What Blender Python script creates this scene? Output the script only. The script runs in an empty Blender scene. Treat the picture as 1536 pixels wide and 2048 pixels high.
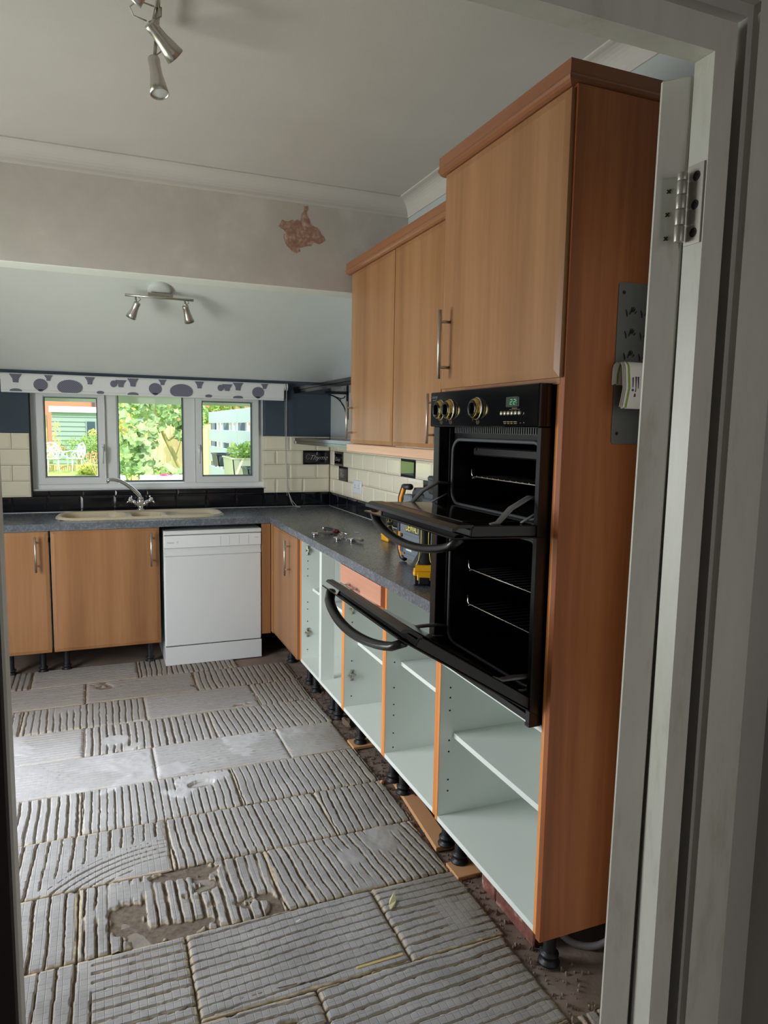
import bpy, bmesh, math, random
import numpy as np
from mathutils import Vector, Matrix

S = bpy.context.scene
COL = S.collection
R = math.radians
rnd = random.Random(7)

# ------------------------------------------------------------------ camera
def make_camera():
    cd = bpy.data.cameras.new('camera'); co = bpy.data.objects.new('camera', cd); COL.objects.link(co)
    yaw, pitch, roll = 0.3870, 0.1158, 0.0170
    fwd = Vector((math.sin(yaw)*math.cos(pitch), math.cos(yaw)*math.cos(pitch), -math.sin(pitch)))
    right = Vector((math.cos(yaw), -math.sin(yaw), 0)); up = right.cross(fwd)
    r2 = right*math.cos(roll) + up*math.sin(roll); u2 = -right*math.sin(roll) + up*math.cos(roll)
    m = Matrix((r2, u2, -fwd)).transposed().to_4x4(); m.translation = Vector((-1.6126, -5.0276, 1.4818))
    co.matrix_world = m
    cd.sensor_fit = 'HORIZONTAL'; cd.sensor_width = 36; cd.lens = 36*1417.1/1536
    cd.clip_start = 0.02; cd.clip_end = 200
    S.camera = co
make_camera()

# ------------------------------------------------------------------ sky, sun, large lights, exposure
W = bpy.data.worlds.new('sky'); S.world = W; W.use_nodes = True
wn = W.node_tree.nodes; wl = W.node_tree.links
wbg = wn['Background']; wbg.inputs['Strength'].default_value = 2.3
wbg.inputs['Color'].default_value = (0.80, 0.90, 1.0, 1)

sd = bpy.data.lights.new('sun', 'SUN'); so = bpy.data.objects.new('sun', sd); COL.objects.link(so)
sd.energy = 4.4; sd.angle = R(1.5); sd.color = (1, 0.95, 0.82)
so.rotation_euler = Vector((-0.30, 0.62, -0.72)).to_track_quat('-Z', 'Y').to_euler()

def area(name, loc, direction, sx, sy, power, color):
    d = bpy.data.lights.new(name, 'AREA'); o = bpy.data.objects.new(name, d); COL.objects.link(o)
    d.shape = 'RECTANGLE'; d.size = sx; d.size_y = sy; d.energy = power; d.color = color
    o.location = loc; o.rotation_euler = Vector(direction).to_track_quat('-Z', 'Z').to_euler()
    return o
area('garden_door_daylight', (-3.42, -2.22, 1.25), (1, -.03, -.55), 1.3, 2.0, 112, (0.97, 0.98, 1.0))
area('hall_fill_light', (-.83, -6.85, 1.35), (0, 1, 0), .26, 1.4, 8.5, (1.0, 0.95, 0.93))  # added lamp brightening the door frame; the hall has no window
S.view_settings.view_transform = 'Standard'; S.view_settings.look = 'None'
S.view_settings.exposure = 0.0; S.view_settings.gamma = 1.0
S.view_settings.use_curve_mapping = False
S.cycles.max_bounces = 8; S.cycles.diffuse_bounces = 5; S.cycles.glossy_bounces = 4
S.cycles.transparent_max_bounces = 16
S.cycles.caustics_reflective = False; S.cycles.caustics_refractive = False
S.cycles.sample_clamp_indirect = 6

# ------------------------------------------------------------------ materials
def lin(c):
    return tuple(((v/255)/12.92 if v/255 <= .04045 else ((v/255+.055)/1.055)**2.4) for v in c)
MATS = {}
def mat(name, rgb, rough=.5, metal=0.0, spec=.5, coat=0.0):
    m = bpy.data.materials.new(name); m.use_nodes = True
    b = m.node_tree.nodes['Principled BSDF']
    b.inputs['Base Color'].default_value = (*lin(rgb), 1)
    b.inputs['Roughness'].default_value = rough; b.inputs['Metallic'].default_value = metal
    b.inputs['Specular IOR Level'].default_value = spec
    if coat: b.inputs['Coat Weight'].default_value = coat; b.inputs['Coat Roughness'].default_value = .08
    MATS[name] = m
    return m
class NB:
    def __init__(s, m): s.t = m.node_tree; s.b = s.t.nodes['Principled BSDF']
    def n(s, typ, **kw):
        nd = s.t.nodes.new(typ)
        for k, v in kw.items():
            if k.startswith('i_'): nd.inputs[int(k[2:])].default_value = v
            else: setattr(nd, k, v)
        return nd
    def l(s, a, b): s.t.links.new(a, b)
    def coord(s, scale=(1, 1, 1), rand=0.0):
        tc = s.n('ShaderNodeTexCoord'); mp = s.n('ShaderNodeMapping')
        mp.inputs['Scale'].default_value = scale
        s.l(tc.outputs['Object'], mp.inputs['Vector'])
        if rand:
            oi = s.n('ShaderNodeObjectInfo'); ml = s.n('ShaderNodeMath', operation='MULTIPLY', i_1=rand)
            s.l(oi.outputs['Random'], ml.inputs[0]); cb = s.n('ShaderNodeCombineXYZ')
            for i in range(3): s.l(ml.outputs[0], cb.inputs[i])
            s.l(cb.outputs[0], mp.inputs['Location'])
        return mp.outputs['Vector']
    def noise(s, vec, scale, detail=4, rough=.55):
        nd = s.n('ShaderNodeTexNoise'); nd.inputs['Scale'].default_value = scale
        nd.inputs['Detail'].default_value = detail; nd.inputs['Roughness'].default_value = rough
        s.l(vec, nd.inputs['Vector']); return nd.outputs['Fac']
    def ramp(s, fac, stops):
        nd = s.n('ShaderNodeValToRGB'); e = nd.color_ramp.elements
        while len(e) < len(stops): e.new(.5)
        for i, (p, c) in enumerate(stops):
            e[i].position = p; e[i].color = (*lin(c), 1) if len(c) == 3 and max(c) > 1 else (*c, 1)
        s.l(fac, nd.inputs['Fac']); return nd.outputs['Color']
    def mix(s, fac, a, b, mode='MIX'):
        nd = s.n('ShaderNodeMix', data_type='RGBA', blend_type=mode)
        if isinstance(fac, (int, float)): nd.inputs[0].default_value = fac
        else: s.l(fac, nd.inputs[0])
        for k, v in ((6, a), (7, b)):
            if isinstance(v, tuple): nd.inputs[k].default_value = (*v[:3], 1)
            else: s.l(v, nd.inputs[k])
        return nd.outputs[2]
    def math(s, op, a, b=None, c=None):
        nd = s.n('ShaderNodeMath', operation=op)
        for i, v in enumerate((a, b, c)):
            if v is None: continue
            if isinstance(v, (int, float)): nd.inputs[i].default_value = v
            else: s.l(v, nd.inputs[i])
        return nd.outputs[0]
    def bump(s, h, strength, dist):
        nd = s.n('ShaderNodeBump'); nd.inputs['Strength'].default_value = strength; nd.inputs['Distance'].default_value = dist
        s.l(h, nd.inputs['Height']); s.l(nd.outputs['Normal'], s.b.inputs['Normal'])
    def color(s, c): s.l(c, s.b.inputs['Base Color'])

def plaster(name, rgb, var=10, bump=.15, rough=.85):
    m = mat(name, rgb, rough, spec=.25); k = NB(m); v = k.coord()
    n1 = k.noise(v, 2.2, 5)
    lo = tuple(max(0, c-var) for c in rgb); hi = tuple(min(255, c+var*.4) for c in rgb)
    k.color(k.ramp(n1, [(.3, lo), (.62, hi)]))
    k.bump(k.noise(v, 140, 3), bump, .002)
    return m
plaster('ceiling_paint', (193, 187, 185), 4)
plaster('slope_paint', (228, 231, 230), 4)
m = plaster('bulkhead_plaster', (212, 205, 196), 6); k = NB(m)
v = k.coord((1, 1, 1)); n = k.noise(v, 3.4, 6, .65)
k.color(k.ramp(n, [(.34, (184, 177, 172)), (.52, (191, 184, 179)), (.68, (202, 196, 192))]))
plaster('wall_slate', (74, 84, 95), 5)
plaster('wall_lightgrey', (178, 183, 185), 6)
plaster('hall_wall', (178, 176, 171), 6)
plaster('hall_shade', (40, 35, 32), 4)
m = mat('grout', (92, 88, 80), .9)
m = mat('exposed_plaster', (160, 125, 108), .95); k = NB(m); v = k.coord()
k.color(k.ramp(k.noise(v, 26, 5, .7), [(.33, (134, 102, 84)), (.5, (160, 124, 108)), (.68, (196, 172, 160))]))

def wood(name, c1, c2, c3, rough=.38, axis=2, scale=1.0):
    m = mat(name, c2, rough, spec=.4); k = NB(m)
    sc = [38*scale]*3; sc[axis] = 1.6*scale
    v = k.coord(tuple(sc), 40); sc2 = [9*scale]*3; sc2[axis] = .25*scale
    v2 = k.coord(tuple(sc2), 13)
    n1 = k.noise(v, 1.6, 6, .62); n2 = k.noise(v2, 1.0, 2, .4)
    f = k.math('MULTIPLY_ADD', n2, .68, k.math('MULTIPLY', n1, .32))
    k.color(k.ramp(f, [(.36, c1), (.5, c2), (.63, c3)]))
    return m
wood('beech', (136, 94, 60), (150, 106, 69), (160, 116, 79))
wood('beech_horizontal', (150, 101, 68), (164, 113, 77), (174, 124, 87), axis=1)
wood('cornice_wood', (128, 80, 53), (141, 91, 62), (152, 102, 71), .28, axis=1)
wood('cornice_wood_side', (128, 80, 53), (141, 91, 62), (152, 102, 71), .28, axis=0)
wood('pelmet_wood', (196, 150, 122), (206, 162, 134), (214, 174, 146), .4, axis=1)
wood('drawer_wood_lit', (196, 140, 116), (204, 148, 124), (212, 158, 134), .35, axis=1, scale=1.6)  # drawer beech with the pinkish light from the left painted in
m = wood('end_panel_wood', (142, 80, 44), (165, 98, 56), (180, 112, 66), .45); k = NB(m)
wood('edging_wood', (214, 130, 64), (226, 146, 80), (234, 158, 92), .4)
mat('melamine', (226, 232, 227), .42)
mat('melamine_hole', (30, 30, 28), .9)
m = mat('worktop', (66, 68, 72), .30); k = NB(m); v = k.coord()
n1 = k.noise(v, 95, 8, .75); n2 = k.noise(v, 9, 4)
c = k.ramp(n1, [(.36, (68, 72, 79)), (.52, (94, 99, 107)), (.62, (122, 128, 136)), (.74, (160, 165, 171))])
c2 = k.mix(.35, c, k.ramp(n2, [(.35, (80, 85, 93)), (.7, (116, 122, 131))])); k.color(c2)
k.l(k.math('MULTIPLY_ADD', n1, .25, .14), k.b.inputs['Roughness'])
mat('cream_tile', (234, 227, 206), .13)
mat('black_tile', (17, 18, 24), .10)
mat('decor_tile', (20, 19, 22), .16)
mat('mirror_tile', (30, 34, 34), .06, spec=1.0)
mat('chalk_print', (190, 190, 188), .6)
mat('upvc', (226, 229, 230), .32)
mat('gasket', (28, 29, 31), .6)
mat('spacer', (176, 186, 194), .4, .6)
mat('blind_fabric', (228, 228, 230), .8)
m = mat('blind_print', (104, 107, 124), .85); k = NB(m); v_ = k.coord((170, 170, 170)); ck = k.n('ShaderNodeTexChecker'); ck.inputs['Scale'].default_value = 1.0; k.l(v_, ck.inputs['Vector']); ck.inputs[1].default_value = (*lin((84, 87, 104)), 1); ck.inputs[2].default_value = (*lin((134, 136, 150)), 1); k.color(ck.outputs[0])
mat('bead', (206, 205, 200), .5)
m = mat('brushed_steel', (204, 199, 191), .34, 1.0); k = NB(m); v = k.coord((4, 4, 260))
k.bump(k.noise(v, 3, 3), .1, .001)
mat('chrome', (222, 224, 226), .08, 1.0)
mat('steel_plate', (128, 128, 130), .55, .75)
mat('brass', (208, 180, 104), .18, 1.0)
mat('white_enamel', (212, 216, 217), .28)
mat('soffit_white', (238, 238, 234), .7)
mat('panel_white', (222, 226, 228), .3)
mat('seam', (46, 48, 50), .8)
mat('logo_grey', (96, 100, 106), .6)
mat('black_enamel', (10, 10, 11), .30)
mat('black_gloss', (8, 8, 9), .12)
mat('black_metal', (20, 20, 21), .34)
mat('cavity_enamel', (7, 7, 8), .45)
mat('smoked_glass', (26, 23, 20), .10)
mat('seal', (74, 76, 80), .5)
mat('print_gold', (150, 126, 84), .5)
mat('print_grey', (108, 106, 104), .5)
mat('display', (52, 68, 60), .25)
m = mat('display_digit', (120, 200, 160), .4); NB(m).b.inputs['Emission Color'].default_value = (*lin((110, 200, 150)), 1); NB(m).b.inputs['Emission Strength'].default_value = .25
mat('wire_chrome', (206, 200, 190), .22, 1.0)
mat('nickel', (176, 172, 160), .3, 1.0)
mat('black_plastic', (24, 25, 27), .5)
mat('leg_plastic', (22, 23, 26), .5)
mat('grip_rubber', (34, 34, 36), .75)
mat('yellow_plastic', (240, 178, 28), .4)
mat('orange_plastic', (236, 150, 40), .45)
mat('radio_grey', (104, 112, 122), .5)
mat('radio_dark', (62, 67, 74), .5)
mat('logo_yellow', (236, 224, 110), .5)
mat('label_white', (206, 208, 208), .6)
mat('red_grip', (128, 34, 38), .55)
mat('socket_white', (226, 230, 240), .35)
m = mat('sink_composite', (206, 194, 164), .42); k = NB(m); v = k.coord()
k.color(k.ramp(k.noise(v, 420, 2), [(.35, (188, 174, 142)), (.6, (212, 200, 172))]))
m = mat('door_paint', (206, 206, 196), .42); k = NB(m); v = k.coord((1, 1, .25))
k.color(k.ramp(k.noise(v, 14, 6, .7), [(.30, (186, 182, 166)), (.46, (206, 205, 196)), (.7, (214, 214, 206))]))
k.bump(k.noise(k.coord((30, 30, 3)), 4, 4), .12, .002)
mat('door_edge_shadow', (150, 146, 122), .6)
mat('wire_shaded', (22, 20, 19), .6, .2)  # rack chrome inside the unlit oven, its shade put into the colour
mat('hinge_metal', (178, 175, 166), .4, .45)
mat('dark_screw', (24, 22, 20), .6)
mat('card_white', (232, 228, 228), .55)
mat('card_green', (138, 160, 62), .5)
mat('card_ink', (90, 70, 96), .6)
mat('card_blue', (64, 70, 150), .6)

# floor: adhesive left where tiles were lifted; grime and painted shade darken the grooves
m = mat('adhesive', (176, 174, 170), .85, spec=.2); k = NB(m)
tc = k.n('ShaderNodeTexCoord'); pos = tc.outputs['Object']
at = k.n('ShaderNodeAttribute', attribute_name='hgt'); gr = k.n('ShaderNodeAttribute', attribute_name='imprint')
wh = k.n('ShaderNodeAttribute', attribute_name='smear')  # real smears plus the painted daylight of the pale rows
sx = k.n('ShaderNodeSeparateXYZ'); k.l(pos, sx.inputs[0])
n1 = k.noise(pos, 6, 6, .6); n2 = k.noise(pos, 60, 4, .6); n3 = k.noise(pos, 1.7, 3)
top = k.ramp(n1, [(.3, (144, 146, 148)), (.5, (163, 164, 166)), (.7, (180, 181, 181))])
low = k.mix(k.ramp(at.outputs['Fac'], [(.12, (0, 0, 0)), (.42, (1.0, 1.0, 1.0))]), k.ramp(n2, [(.3, (92, 84, 76)), (.65, (124, 114, 102))]), k.ramp(n2, [(.3, (158, 146, 126)), (.65, (196, 184, 160))]))
hf = k.n('ShaderNodeMapRange'); k.l(at.outputs['Fac'], hf.inputs[0]); hf.inputs[1].default_value = .52; hf.inputs[2].default_value = .85
top = k.mix(k.math('MULTIPLY', n3, .5), top, lin((140, 135, 128)))
c = k.mix(hf.outputs[0], low, top)
c = k.mix(k.math('MULTIPLY', wh.outputs['Fac'], .75), c, lin((206, 208, 212)))
def lines(axis):
    f = k.math('FRACT', k.math('DIVIDE', sx.outputs[axis], .0205))
    return k.math('SUBTRACT', 1.0, k.math('SMOOTH_MIN', 1.0, k.math('MULTIPLY', k.math('ABSOLUTE', k.math('SUBTRACT', f, .5)), 15.0), .2))
ln = k.math('MAXIMUM', lines(0), lines(1))
ln = k.math('MULTIPLY', k.math('MULTIPLY', ln, gr.outputs['Fac']), hf.outputs[0])
c = k.mix(k.math('MULTIPLY', ln, .15), c, lin((206, 204, 198)))
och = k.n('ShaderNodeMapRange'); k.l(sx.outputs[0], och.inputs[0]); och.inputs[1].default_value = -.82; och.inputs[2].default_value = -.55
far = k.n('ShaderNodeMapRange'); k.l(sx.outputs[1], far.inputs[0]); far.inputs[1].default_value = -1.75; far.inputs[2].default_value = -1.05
c = k.mix(k.math('MULTIPLY', far.outputs[0], k.math('MULTIPLY_ADD', n1, .6, .25)), c, lin((118, 106, 95)))  # far rows browner: some dirt, mostly shade painted into the colour
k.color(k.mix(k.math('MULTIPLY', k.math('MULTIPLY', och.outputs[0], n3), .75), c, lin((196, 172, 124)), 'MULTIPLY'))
h = k.math('ADD', k.math('MULTIPLY', n2, .5), k.math('MULTIPLY', ln, -1.0))
k.bump(h, .55, .0022)
m = mat('screed', (150, 138, 122), .95, spec=.15); k = NB(m); v = k.coord()
n1 = k.noise(v, 7, 8, .7); n2 = k.noise(v, 90, 4, .7); n3 = k.noise(v, 1.6, 3)
c = k.ramp(n1, [(.3, (124, 119, 112)), (.5, (143, 138, 130)), (.7, (158, 153, 145))])
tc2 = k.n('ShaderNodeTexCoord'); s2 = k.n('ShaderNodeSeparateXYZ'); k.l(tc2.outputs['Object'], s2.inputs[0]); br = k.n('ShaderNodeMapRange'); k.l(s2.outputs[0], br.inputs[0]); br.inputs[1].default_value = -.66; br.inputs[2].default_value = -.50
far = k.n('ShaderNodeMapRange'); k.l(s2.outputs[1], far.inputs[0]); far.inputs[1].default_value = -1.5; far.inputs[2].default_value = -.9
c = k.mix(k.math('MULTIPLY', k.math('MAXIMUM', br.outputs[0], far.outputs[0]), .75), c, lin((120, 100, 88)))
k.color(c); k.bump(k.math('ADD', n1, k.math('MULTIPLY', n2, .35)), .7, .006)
m = mat('rubble', (128, 112, 98), .95); k = NB(m); k.color(k.ramp(k.noise(k.coord(rand=9), 40, 4), [(.3, (92, 78, 68)), (.55, (136, 120, 106)), (.75, (176, 166, 150))]))
mat('chipboard', (196, 148, 104), .8)
m = mat('brick_red', (120, 74, 62), .9); k = NB(m)
k.color(k.ramp(k.noise(k.coord(), 18, 6, .7), [(.35, (90, 54, 46)), (.55, (128, 80, 68)), (.72, (186, 172, 160))]))
k.bump(k.noise(k.coord(), 90, 4), .5, .003)
mat('foil_purple', (66, 40, 110), .25, .5); mat('foil_orange', (222, 112, 40), .3, .3)
mat('dry_leaf', (212, 204, 160), .7)
mat('hose_grey', (112, 108, 106), .6)
# garden
m = mat('grass', (150, 178, 88), .9); k = NB(m); k.color(k.ramp(k.noise(k.coord(), 6, 6), [(.3, (128, 160, 70)), (.6, (176, 198, 110)), (.8, (206, 210, 140))]))
def leafmat(name, a, b):
    m = mat(name, b, .55); k = NB(m); k.color(k.ramp(k.noise(k.coord(rand=20), 2.3, 3), [(.38, a), (.6, b)]))
    t = k.n('ShaderNodeBsdfTranslucent'); t.inputs[0].default_value = (*lin(b), 1)
    mx = k.n('ShaderNodeMixShader'); mx.inputs[0].default_value = .25
    out = [x for x in k.t.nodes if x.type == 'OUTPUT_MATERIAL'][0]
    k.l(k.b.outputs[0], mx.inputs[1]); k.l(t.outputs[0], mx.inputs[2]); k.l(mx.outputs[0], out.inputs[0])
leafmat('leaf_fig', (160, 190, 128), (192, 214, 154))
leafmat('leaf_fig_dark', (104, 142, 84), (150, 178, 118))
leafmat('leaf_yellow', (204, 208, 110), (226, 222, 140))
leafmat('leaf_shrub', (120, 160, 78), (168, 194, 104))
leafmat('leaf_rust', (206, 156, 112), (224, 188, 140))
leafmat('leaf_plum', (150, 108, 112), (176, 136, 138))
mat('bark', (196, 178, 122), .85)
mat('shed_paint', (146, 164, 154), .75)
mat('fascia_white', (238, 244, 246), .6)
mat('red_brick', (226, 128, 104), .9)
mat('dark_pane', (70, 84, 98), .12)
mat('white_iron', (240, 244, 240), .5)
mat('fence_timber', (232, 204, 156), .85)
mat('fence_grey', (206, 214, 222), .8)
mat('fence_grey_dark', (120, 132, 142), .85)
mat('stone_pot', (216, 210, 190), .85)
mat('planter_plastic', (64, 76, 86), .5)
mat('pink_petal', (232, 96, 140), .6)
mat('added_lid_surface', (90, 80, 76), .9)

m = bpy.data.materials.new('window_glass'); m.use_nodes = True; MATS['window_glass'] = m
t = m.node_tree; t.nodes.remove(t.nodes['Principled BSDF'])
o_ = [x for x in t.nodes if x.type == 'OUTPUT_MATERIAL'][0]
tr = t.nodes.new('ShaderNodeBsdfTransparent'); tr.inputs[0].default_value = (.96, .98, .98, 1)
gl = t.nodes.new('ShaderNodeBsdfGlossy'); gl.inputs['Roughness'].default_value = .01
fr = t.nodes.new('ShaderNodeFresnel'); fr.inputs[0].default_value = 1.18
mx = t.nodes.new('ShaderNodeMixShader')
t.links.new(fr.outputs[0], mx.inputs[0]); t.links.new(tr.outputs[0], mx.inputs[1]); t.links.new(gl.outputs[0], mx.inputs[2]); t.links.new(mx.outputs[0], o_.inputs[0])

# ------------------------------------------------------------------ mesh builder
class MB:
    def __init__(s): s.v = []; s.f = []; s.m = []; s.sm = []; s.cur = 0
    def _add(s, vs, fs, smooth=False):
        b = len(s.v); s.v += [tuple(p) for p in vs]
        for f in fs: s.f.append(tuple(b+i for i in f)); s.m.append(s.cur); s.sm.append(smooth)
        return s
    def convex(s, vs, fs, smooth=False):
        c = sum((Vector(p) for p in vs), Vector())/len(vs); out = []
        for f in fs:
            P = [Vector(vs[i]) for i in f]; n = (P[1]-P[0]).cross(P[2]-P[0]); fc = sum(P, Vector())/len(P)
            out.append(f if n.dot(fc-c) >= 0 else f[::-1])
        return s._add(vs, out, smooth)
    def box(s, x0, x1, y0, y1, z0, z1, b=0.0, M=None):
        x0, x1 = min(x0, x1), max(x0, x1); y0, y1 = min(y0, y1), max(y0, y1); z0, z1 = min(z0, z1), max(z0, z1)
        if b <= 0:
            vs = [(x, y, z) for x in (x0, x1) for y in (y0, y1) for z in (z0, z1)]
            fs = [(0, 1, 3, 2), (4, 6, 7, 5), (0, 4, 5, 1), (2, 3, 7, 6), (0, 2, 6, 4), (1, 5, 7, 3)]
        else:
            b = min(b, (x1-x0)*.49, (y1-y0)*.49, (z1-z0)*.49); vs = []; idx = {}
            lo = (x0, y0, z0); hi = (x1, y1, z1)
            for sx in (0, 1):
                for sy in (0, 1):
                    for sz in (0, 1):
                        sg = (sx, sy, sz)
                        for a in range(3):
                            p = [(hi[i] if sg[i] else lo[i]) + (0 if i == a else (-b if sg[i] else b)) for i in range(3)]
                            idx[(sg, a)] = len(vs); vs.append(tuple(p))
            fs = []
            for a in range(3):
                o1, o2 = [i for i in range(3) if i != a]
                for sv in (0, 1):
                    q = []
                    for (p, r) in ((0, 0), (1, 0), (1, 1), (0, 1)):
                        sg = [0]*3; sg[a] = sv; sg[o1] = p; sg[o2] = r; q.append(idx[(tuple(sg), a)])
                    fs.append(tuple(q))
                for p in (0, 1):
                    for r in (0, 1):
                        g0 = [0]*3; g0[o1] = p; g0[o2] = r; g1 = list(g0); g1[a] = 1
                        fs.append((idx[(tuple(g0), o1)], idx[(tuple(g1), o1)], idx[(tuple(g1), o2)], idx[(tuple(g0), o2)]))
            for sx in (0, 1):
                for sy in (0, 1):
                    for sz in (0, 1): fs.append(tuple(idx[((sx, sy, sz), a)] for a in range(3)))
        if M is not None: vs = [tuple(M @ Vector(p)) for p in vs]
        return s.convex(vs, fs)
    def prism(s, poly, e0, e1, f):
        """poly: 2D points; f(a,b,e) -> 3D; extruded from e0 to e1"""
        n = len(poly); ar = sum(poly[i][0]*poly[(i+1) % n][1]-poly[(i+1) % n][0]*poly[i][1] for i in range(n))
        if ar < 0: poly = poly[::-1]
        A = [Vector(f(a, b, e0)) for a, b in poly]; B = [Vector(f(a, b, e1)) for a, b in poly]
        u = Vector(f(1, 0, e0))-Vector(f(0, 0, e0)); w = Vector(f(0, 1, e0))-Vector(f(0, 0, e0)); d = Vector(f(0, 0, e1))-Vector(f(0, 0, e0))
        flip = u.cross(w).dot(d) < 0
        fs = [tuple(range(n))[::-1], tuple(range(n, 2*n))] + [(i, (i+1) % n, n+(i+1) % n, n+i) for i in range(n)]
        if flip: fs = [q[::-1] for q in fs]
        return s._add([tuple(p) for p in A+B], fs)
    def tube(s, pts, r, n=8, cap=True, smooth=True, closed=False, flat=None):
        P = [Vector(p) for p in pts]; N = len(P); rr = r if isinstance(r, (list, tuple)) else [r]*N
        vs = []; prev = None
        for i in range(N):
            t = (P[(i+1) % N]-P[i-1]) if closed else (P[min(i+1, N-1)]-P[max(i-1, 0)])
            t.normalize()
            if prev is None:
                a = Vector((0, 0, 1)) if abs(t.z) < .9 else Vector((1, 0, 0)); u = t.cross(a).normalized()
            else:
                u = prev-t*prev.dot(t)
                u = u.normalized() if u.length > 1e-6 else t.orthogonal().normalized()
            prev = u; w = t.cross(u)
            for j in range(n):
                a = 2*math.pi*j/n; k2 = 1 if flat is None else flat
                vs.append(tuple(P[i]+(u*math.cos(a)+w*math.sin(a)*k2)*rr[i]))
        fs = []
        for i in range(N if closed else N-1):
            i2 = (i+1) % N
            for j in range(n):
                j2 = (j+1) % n; fs.append((i*n+j, i*n+j2, i2*n+j2, i2*n+j))
        if cap and not closed: fs += [tuple(range(n))[::-1], tuple(range((N-1)*n, N*n))]
        return s._add(vs, fs, smooth)
    def lathe(s, prof, o, d, n=20, smooth=True):
        """prof: (radius, distance along d)"""
        o = Vector(o); d = Vector(d).normalized(); u = d.orthogonal().normalized(); w = d.cross(u); vs = []
        for (r, h) in prof:
            for j in range(n):
                a = 2*math.pi*j/n; vs.append(tuple(o+d*h+(u*math.cos(a)+w*math.sin(a))*max(r, 1e-5)))
        fs = [(i*n+j, i*n+(j+1) % n, (i+1)*n+(j+1) % n, (i+1)*n+j) for i in range(len(prof)-1) for j in range(n)]
        return s._add(vs, fs, smooth)
    def grid(s, X, Y, Z, smooth=True):
        ny, nx = Z.shape; b = len(s.v)
        s.v += list(map(tuple, np.stack([X.ravel(), Y.ravel(), Z.ravel()], 1)))
        for j in range(ny-1):
            for i in range(nx-1):
                a = b+j*nx+i; s.f.append((a, a+1, a+nx+1, a+nx)); s.m.append(s.cur); s.sm.append(smooth)
        return s
    def mat(s, i): s.cur = i; return s

WL = {}
def wloc(o): return WL.get(o.name, Vector((0, 0, 0)))
def finish(me, mats):
    for mn in (mats if isinstance(mats, (list, tuple)) else [mats]): me.materials.append(MATS[mn])
def obj(name, mb, mats, parent=None, loc=None, kind=None, label=None, cat=None, group=None):
    """mesh given in world coordinates; its origin goes to loc (top level) or its parent's origin"""
    o3 = wloc(parent) if parent is not None else Vector(loc if loc is not None else (0, 0, 0))
    me = bpy.data.meshes.new(name)
    vs = [(x-o3.x, y-o3.y, z-o3.z) for x, y, z in mb.v]
    me.from_pydata(vs, [], mb.f); finish(me, mats)
    me.polygons.foreach_set('material_index', mb.m); me.polygons.foreach_set('use_smooth', mb.sm); me.update()
    o = bpy.data.objects.new(name, me); COL.objects.link(o)
    if parent is not None: o.parent = parent
    else: o.location = o3
    WL[o.name] = o3.copy()
    return tag(o, label, cat, group, kind)
def tag(o, label=None, cat=None, group=None, kind=None):
    if label: o['label'] = label
    if cat: o['category'] = cat
    if group: o['group'] = group
    if kind: o['kind'] = kind
    return o
def thing(name, loc, label, cat, group=None):
    o = bpy.data.objects.new(name, None); COL.objects.link(o); o.location = loc; o.empty_display_size = .05
    WL[o.name] = Vector(loc); return tag(o, label, cat, group)
def share(src, parent, offset, name=None):
    c = src.copy(); c.name = name or src.name.split('.')[0]; COL.objects.link(c); c.parent = parent
    c.location = Vector(src.location)+Vector(offset); WL[c.name] = wloc(parent).copy(); return c
def text_mb(s, size, f, italic=0.0, depth=.0004, mi=0, spacing=1.0, off=0.0):
    cu = bpy.data.curves.new('t', 'FONT'); cu.body = s; cu.size = size; cu.extrude = depth; cu.shear = italic; cu.space_character = spacing
    cu.resolution_u = 3; cu.offset = off
    o = bpy.data.objects.new('t', cu); COL.objects.link(o)
    me = bpy.data.meshes.new_from_object(o.evaluated_get(bpy.context.evaluated_depsgraph_get()))
    mb = MB(); mb.cur = mi
    mb._add([f(*v.co) for v in me.vertices], [tuple(p.vertices) for p in me.polygons])
    bpy.data.objects.remove(o); bpy.data.meshes.remove(me); bpy.data.curves.remove(cu)
    return mb

# smooth value noise on arrays
def vnoise(X, Y, scale, seed):
    rg = np.random.RandomState(seed); T = rg.rand(64, 64)
    x = X/scale+1000.3; y = Y/scale+1000.7; xi = np.floor(x).astype(int); yi = np.floor(y).astype(int)
    fx = x-xi; fy = y-yi; fx = fx*fx*(3-2*fx); fy = fy*fy*(3-2*fy)
    a = T[yi % 64, xi % 64]; b = T[yi % 64, (xi+1) % 64]; c = T[(yi+1) % 64, xi % 64]; d = T[(yi+1) % 64, (xi+1) % 64]
    return (a*(1-fx)+b*fx)*(1-fy)+(c*(1-fx)+d*fx)*fy
def fbm(X, Y, scale, seed): return .6*vnoise(X, Y, scale, seed)+.27*vnoise(X, Y, scale/2.1, seed+1)+.13*vnoise(X, Y, scale/4.3, seed+2)
def sstep(a, b, x): t = np.clip((x-a)/(b-a), 0, 1); return t*t*(3-2*t)

H = .914; HU = .876; ZB = .168                                    # worktop top, underside, base unit bottom
def bevel_panel(mb, o, u, v, n, w, h, t, bw, bd):
    o, u, v, n = Vector(o), Vector(u), Vector(v), Vector(n)
    bw = min(bw, w*.45, h*.45)
    def P(a, b, c): return tuple(o+u*a+v*b+n*c)
    vs = [P(a, b, 0) for a, b in ((0, 0), (w, 0), (w, h), (0, h))] + [P(a, b, t-bd) for a, b in ((0, 0), (w, 0), (w, h), (0, h))] + \
         [P(a, b, t) for a, b in ((bw, bw), (w-bw, bw), (w-bw, h-bw), (bw, h-bw))]
    fs = [(3, 2, 1, 0), (8, 9, 10, 11)] + [(i, (i+1) % 4, 4+(i+1) % 4, 4+i) for i in range(4)] + [(4+i, 4+(i+1) % 4, 8+(i+1) % 4, 8+i) for i in range(4)]
    return mb.convex(vs, fs)

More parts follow.
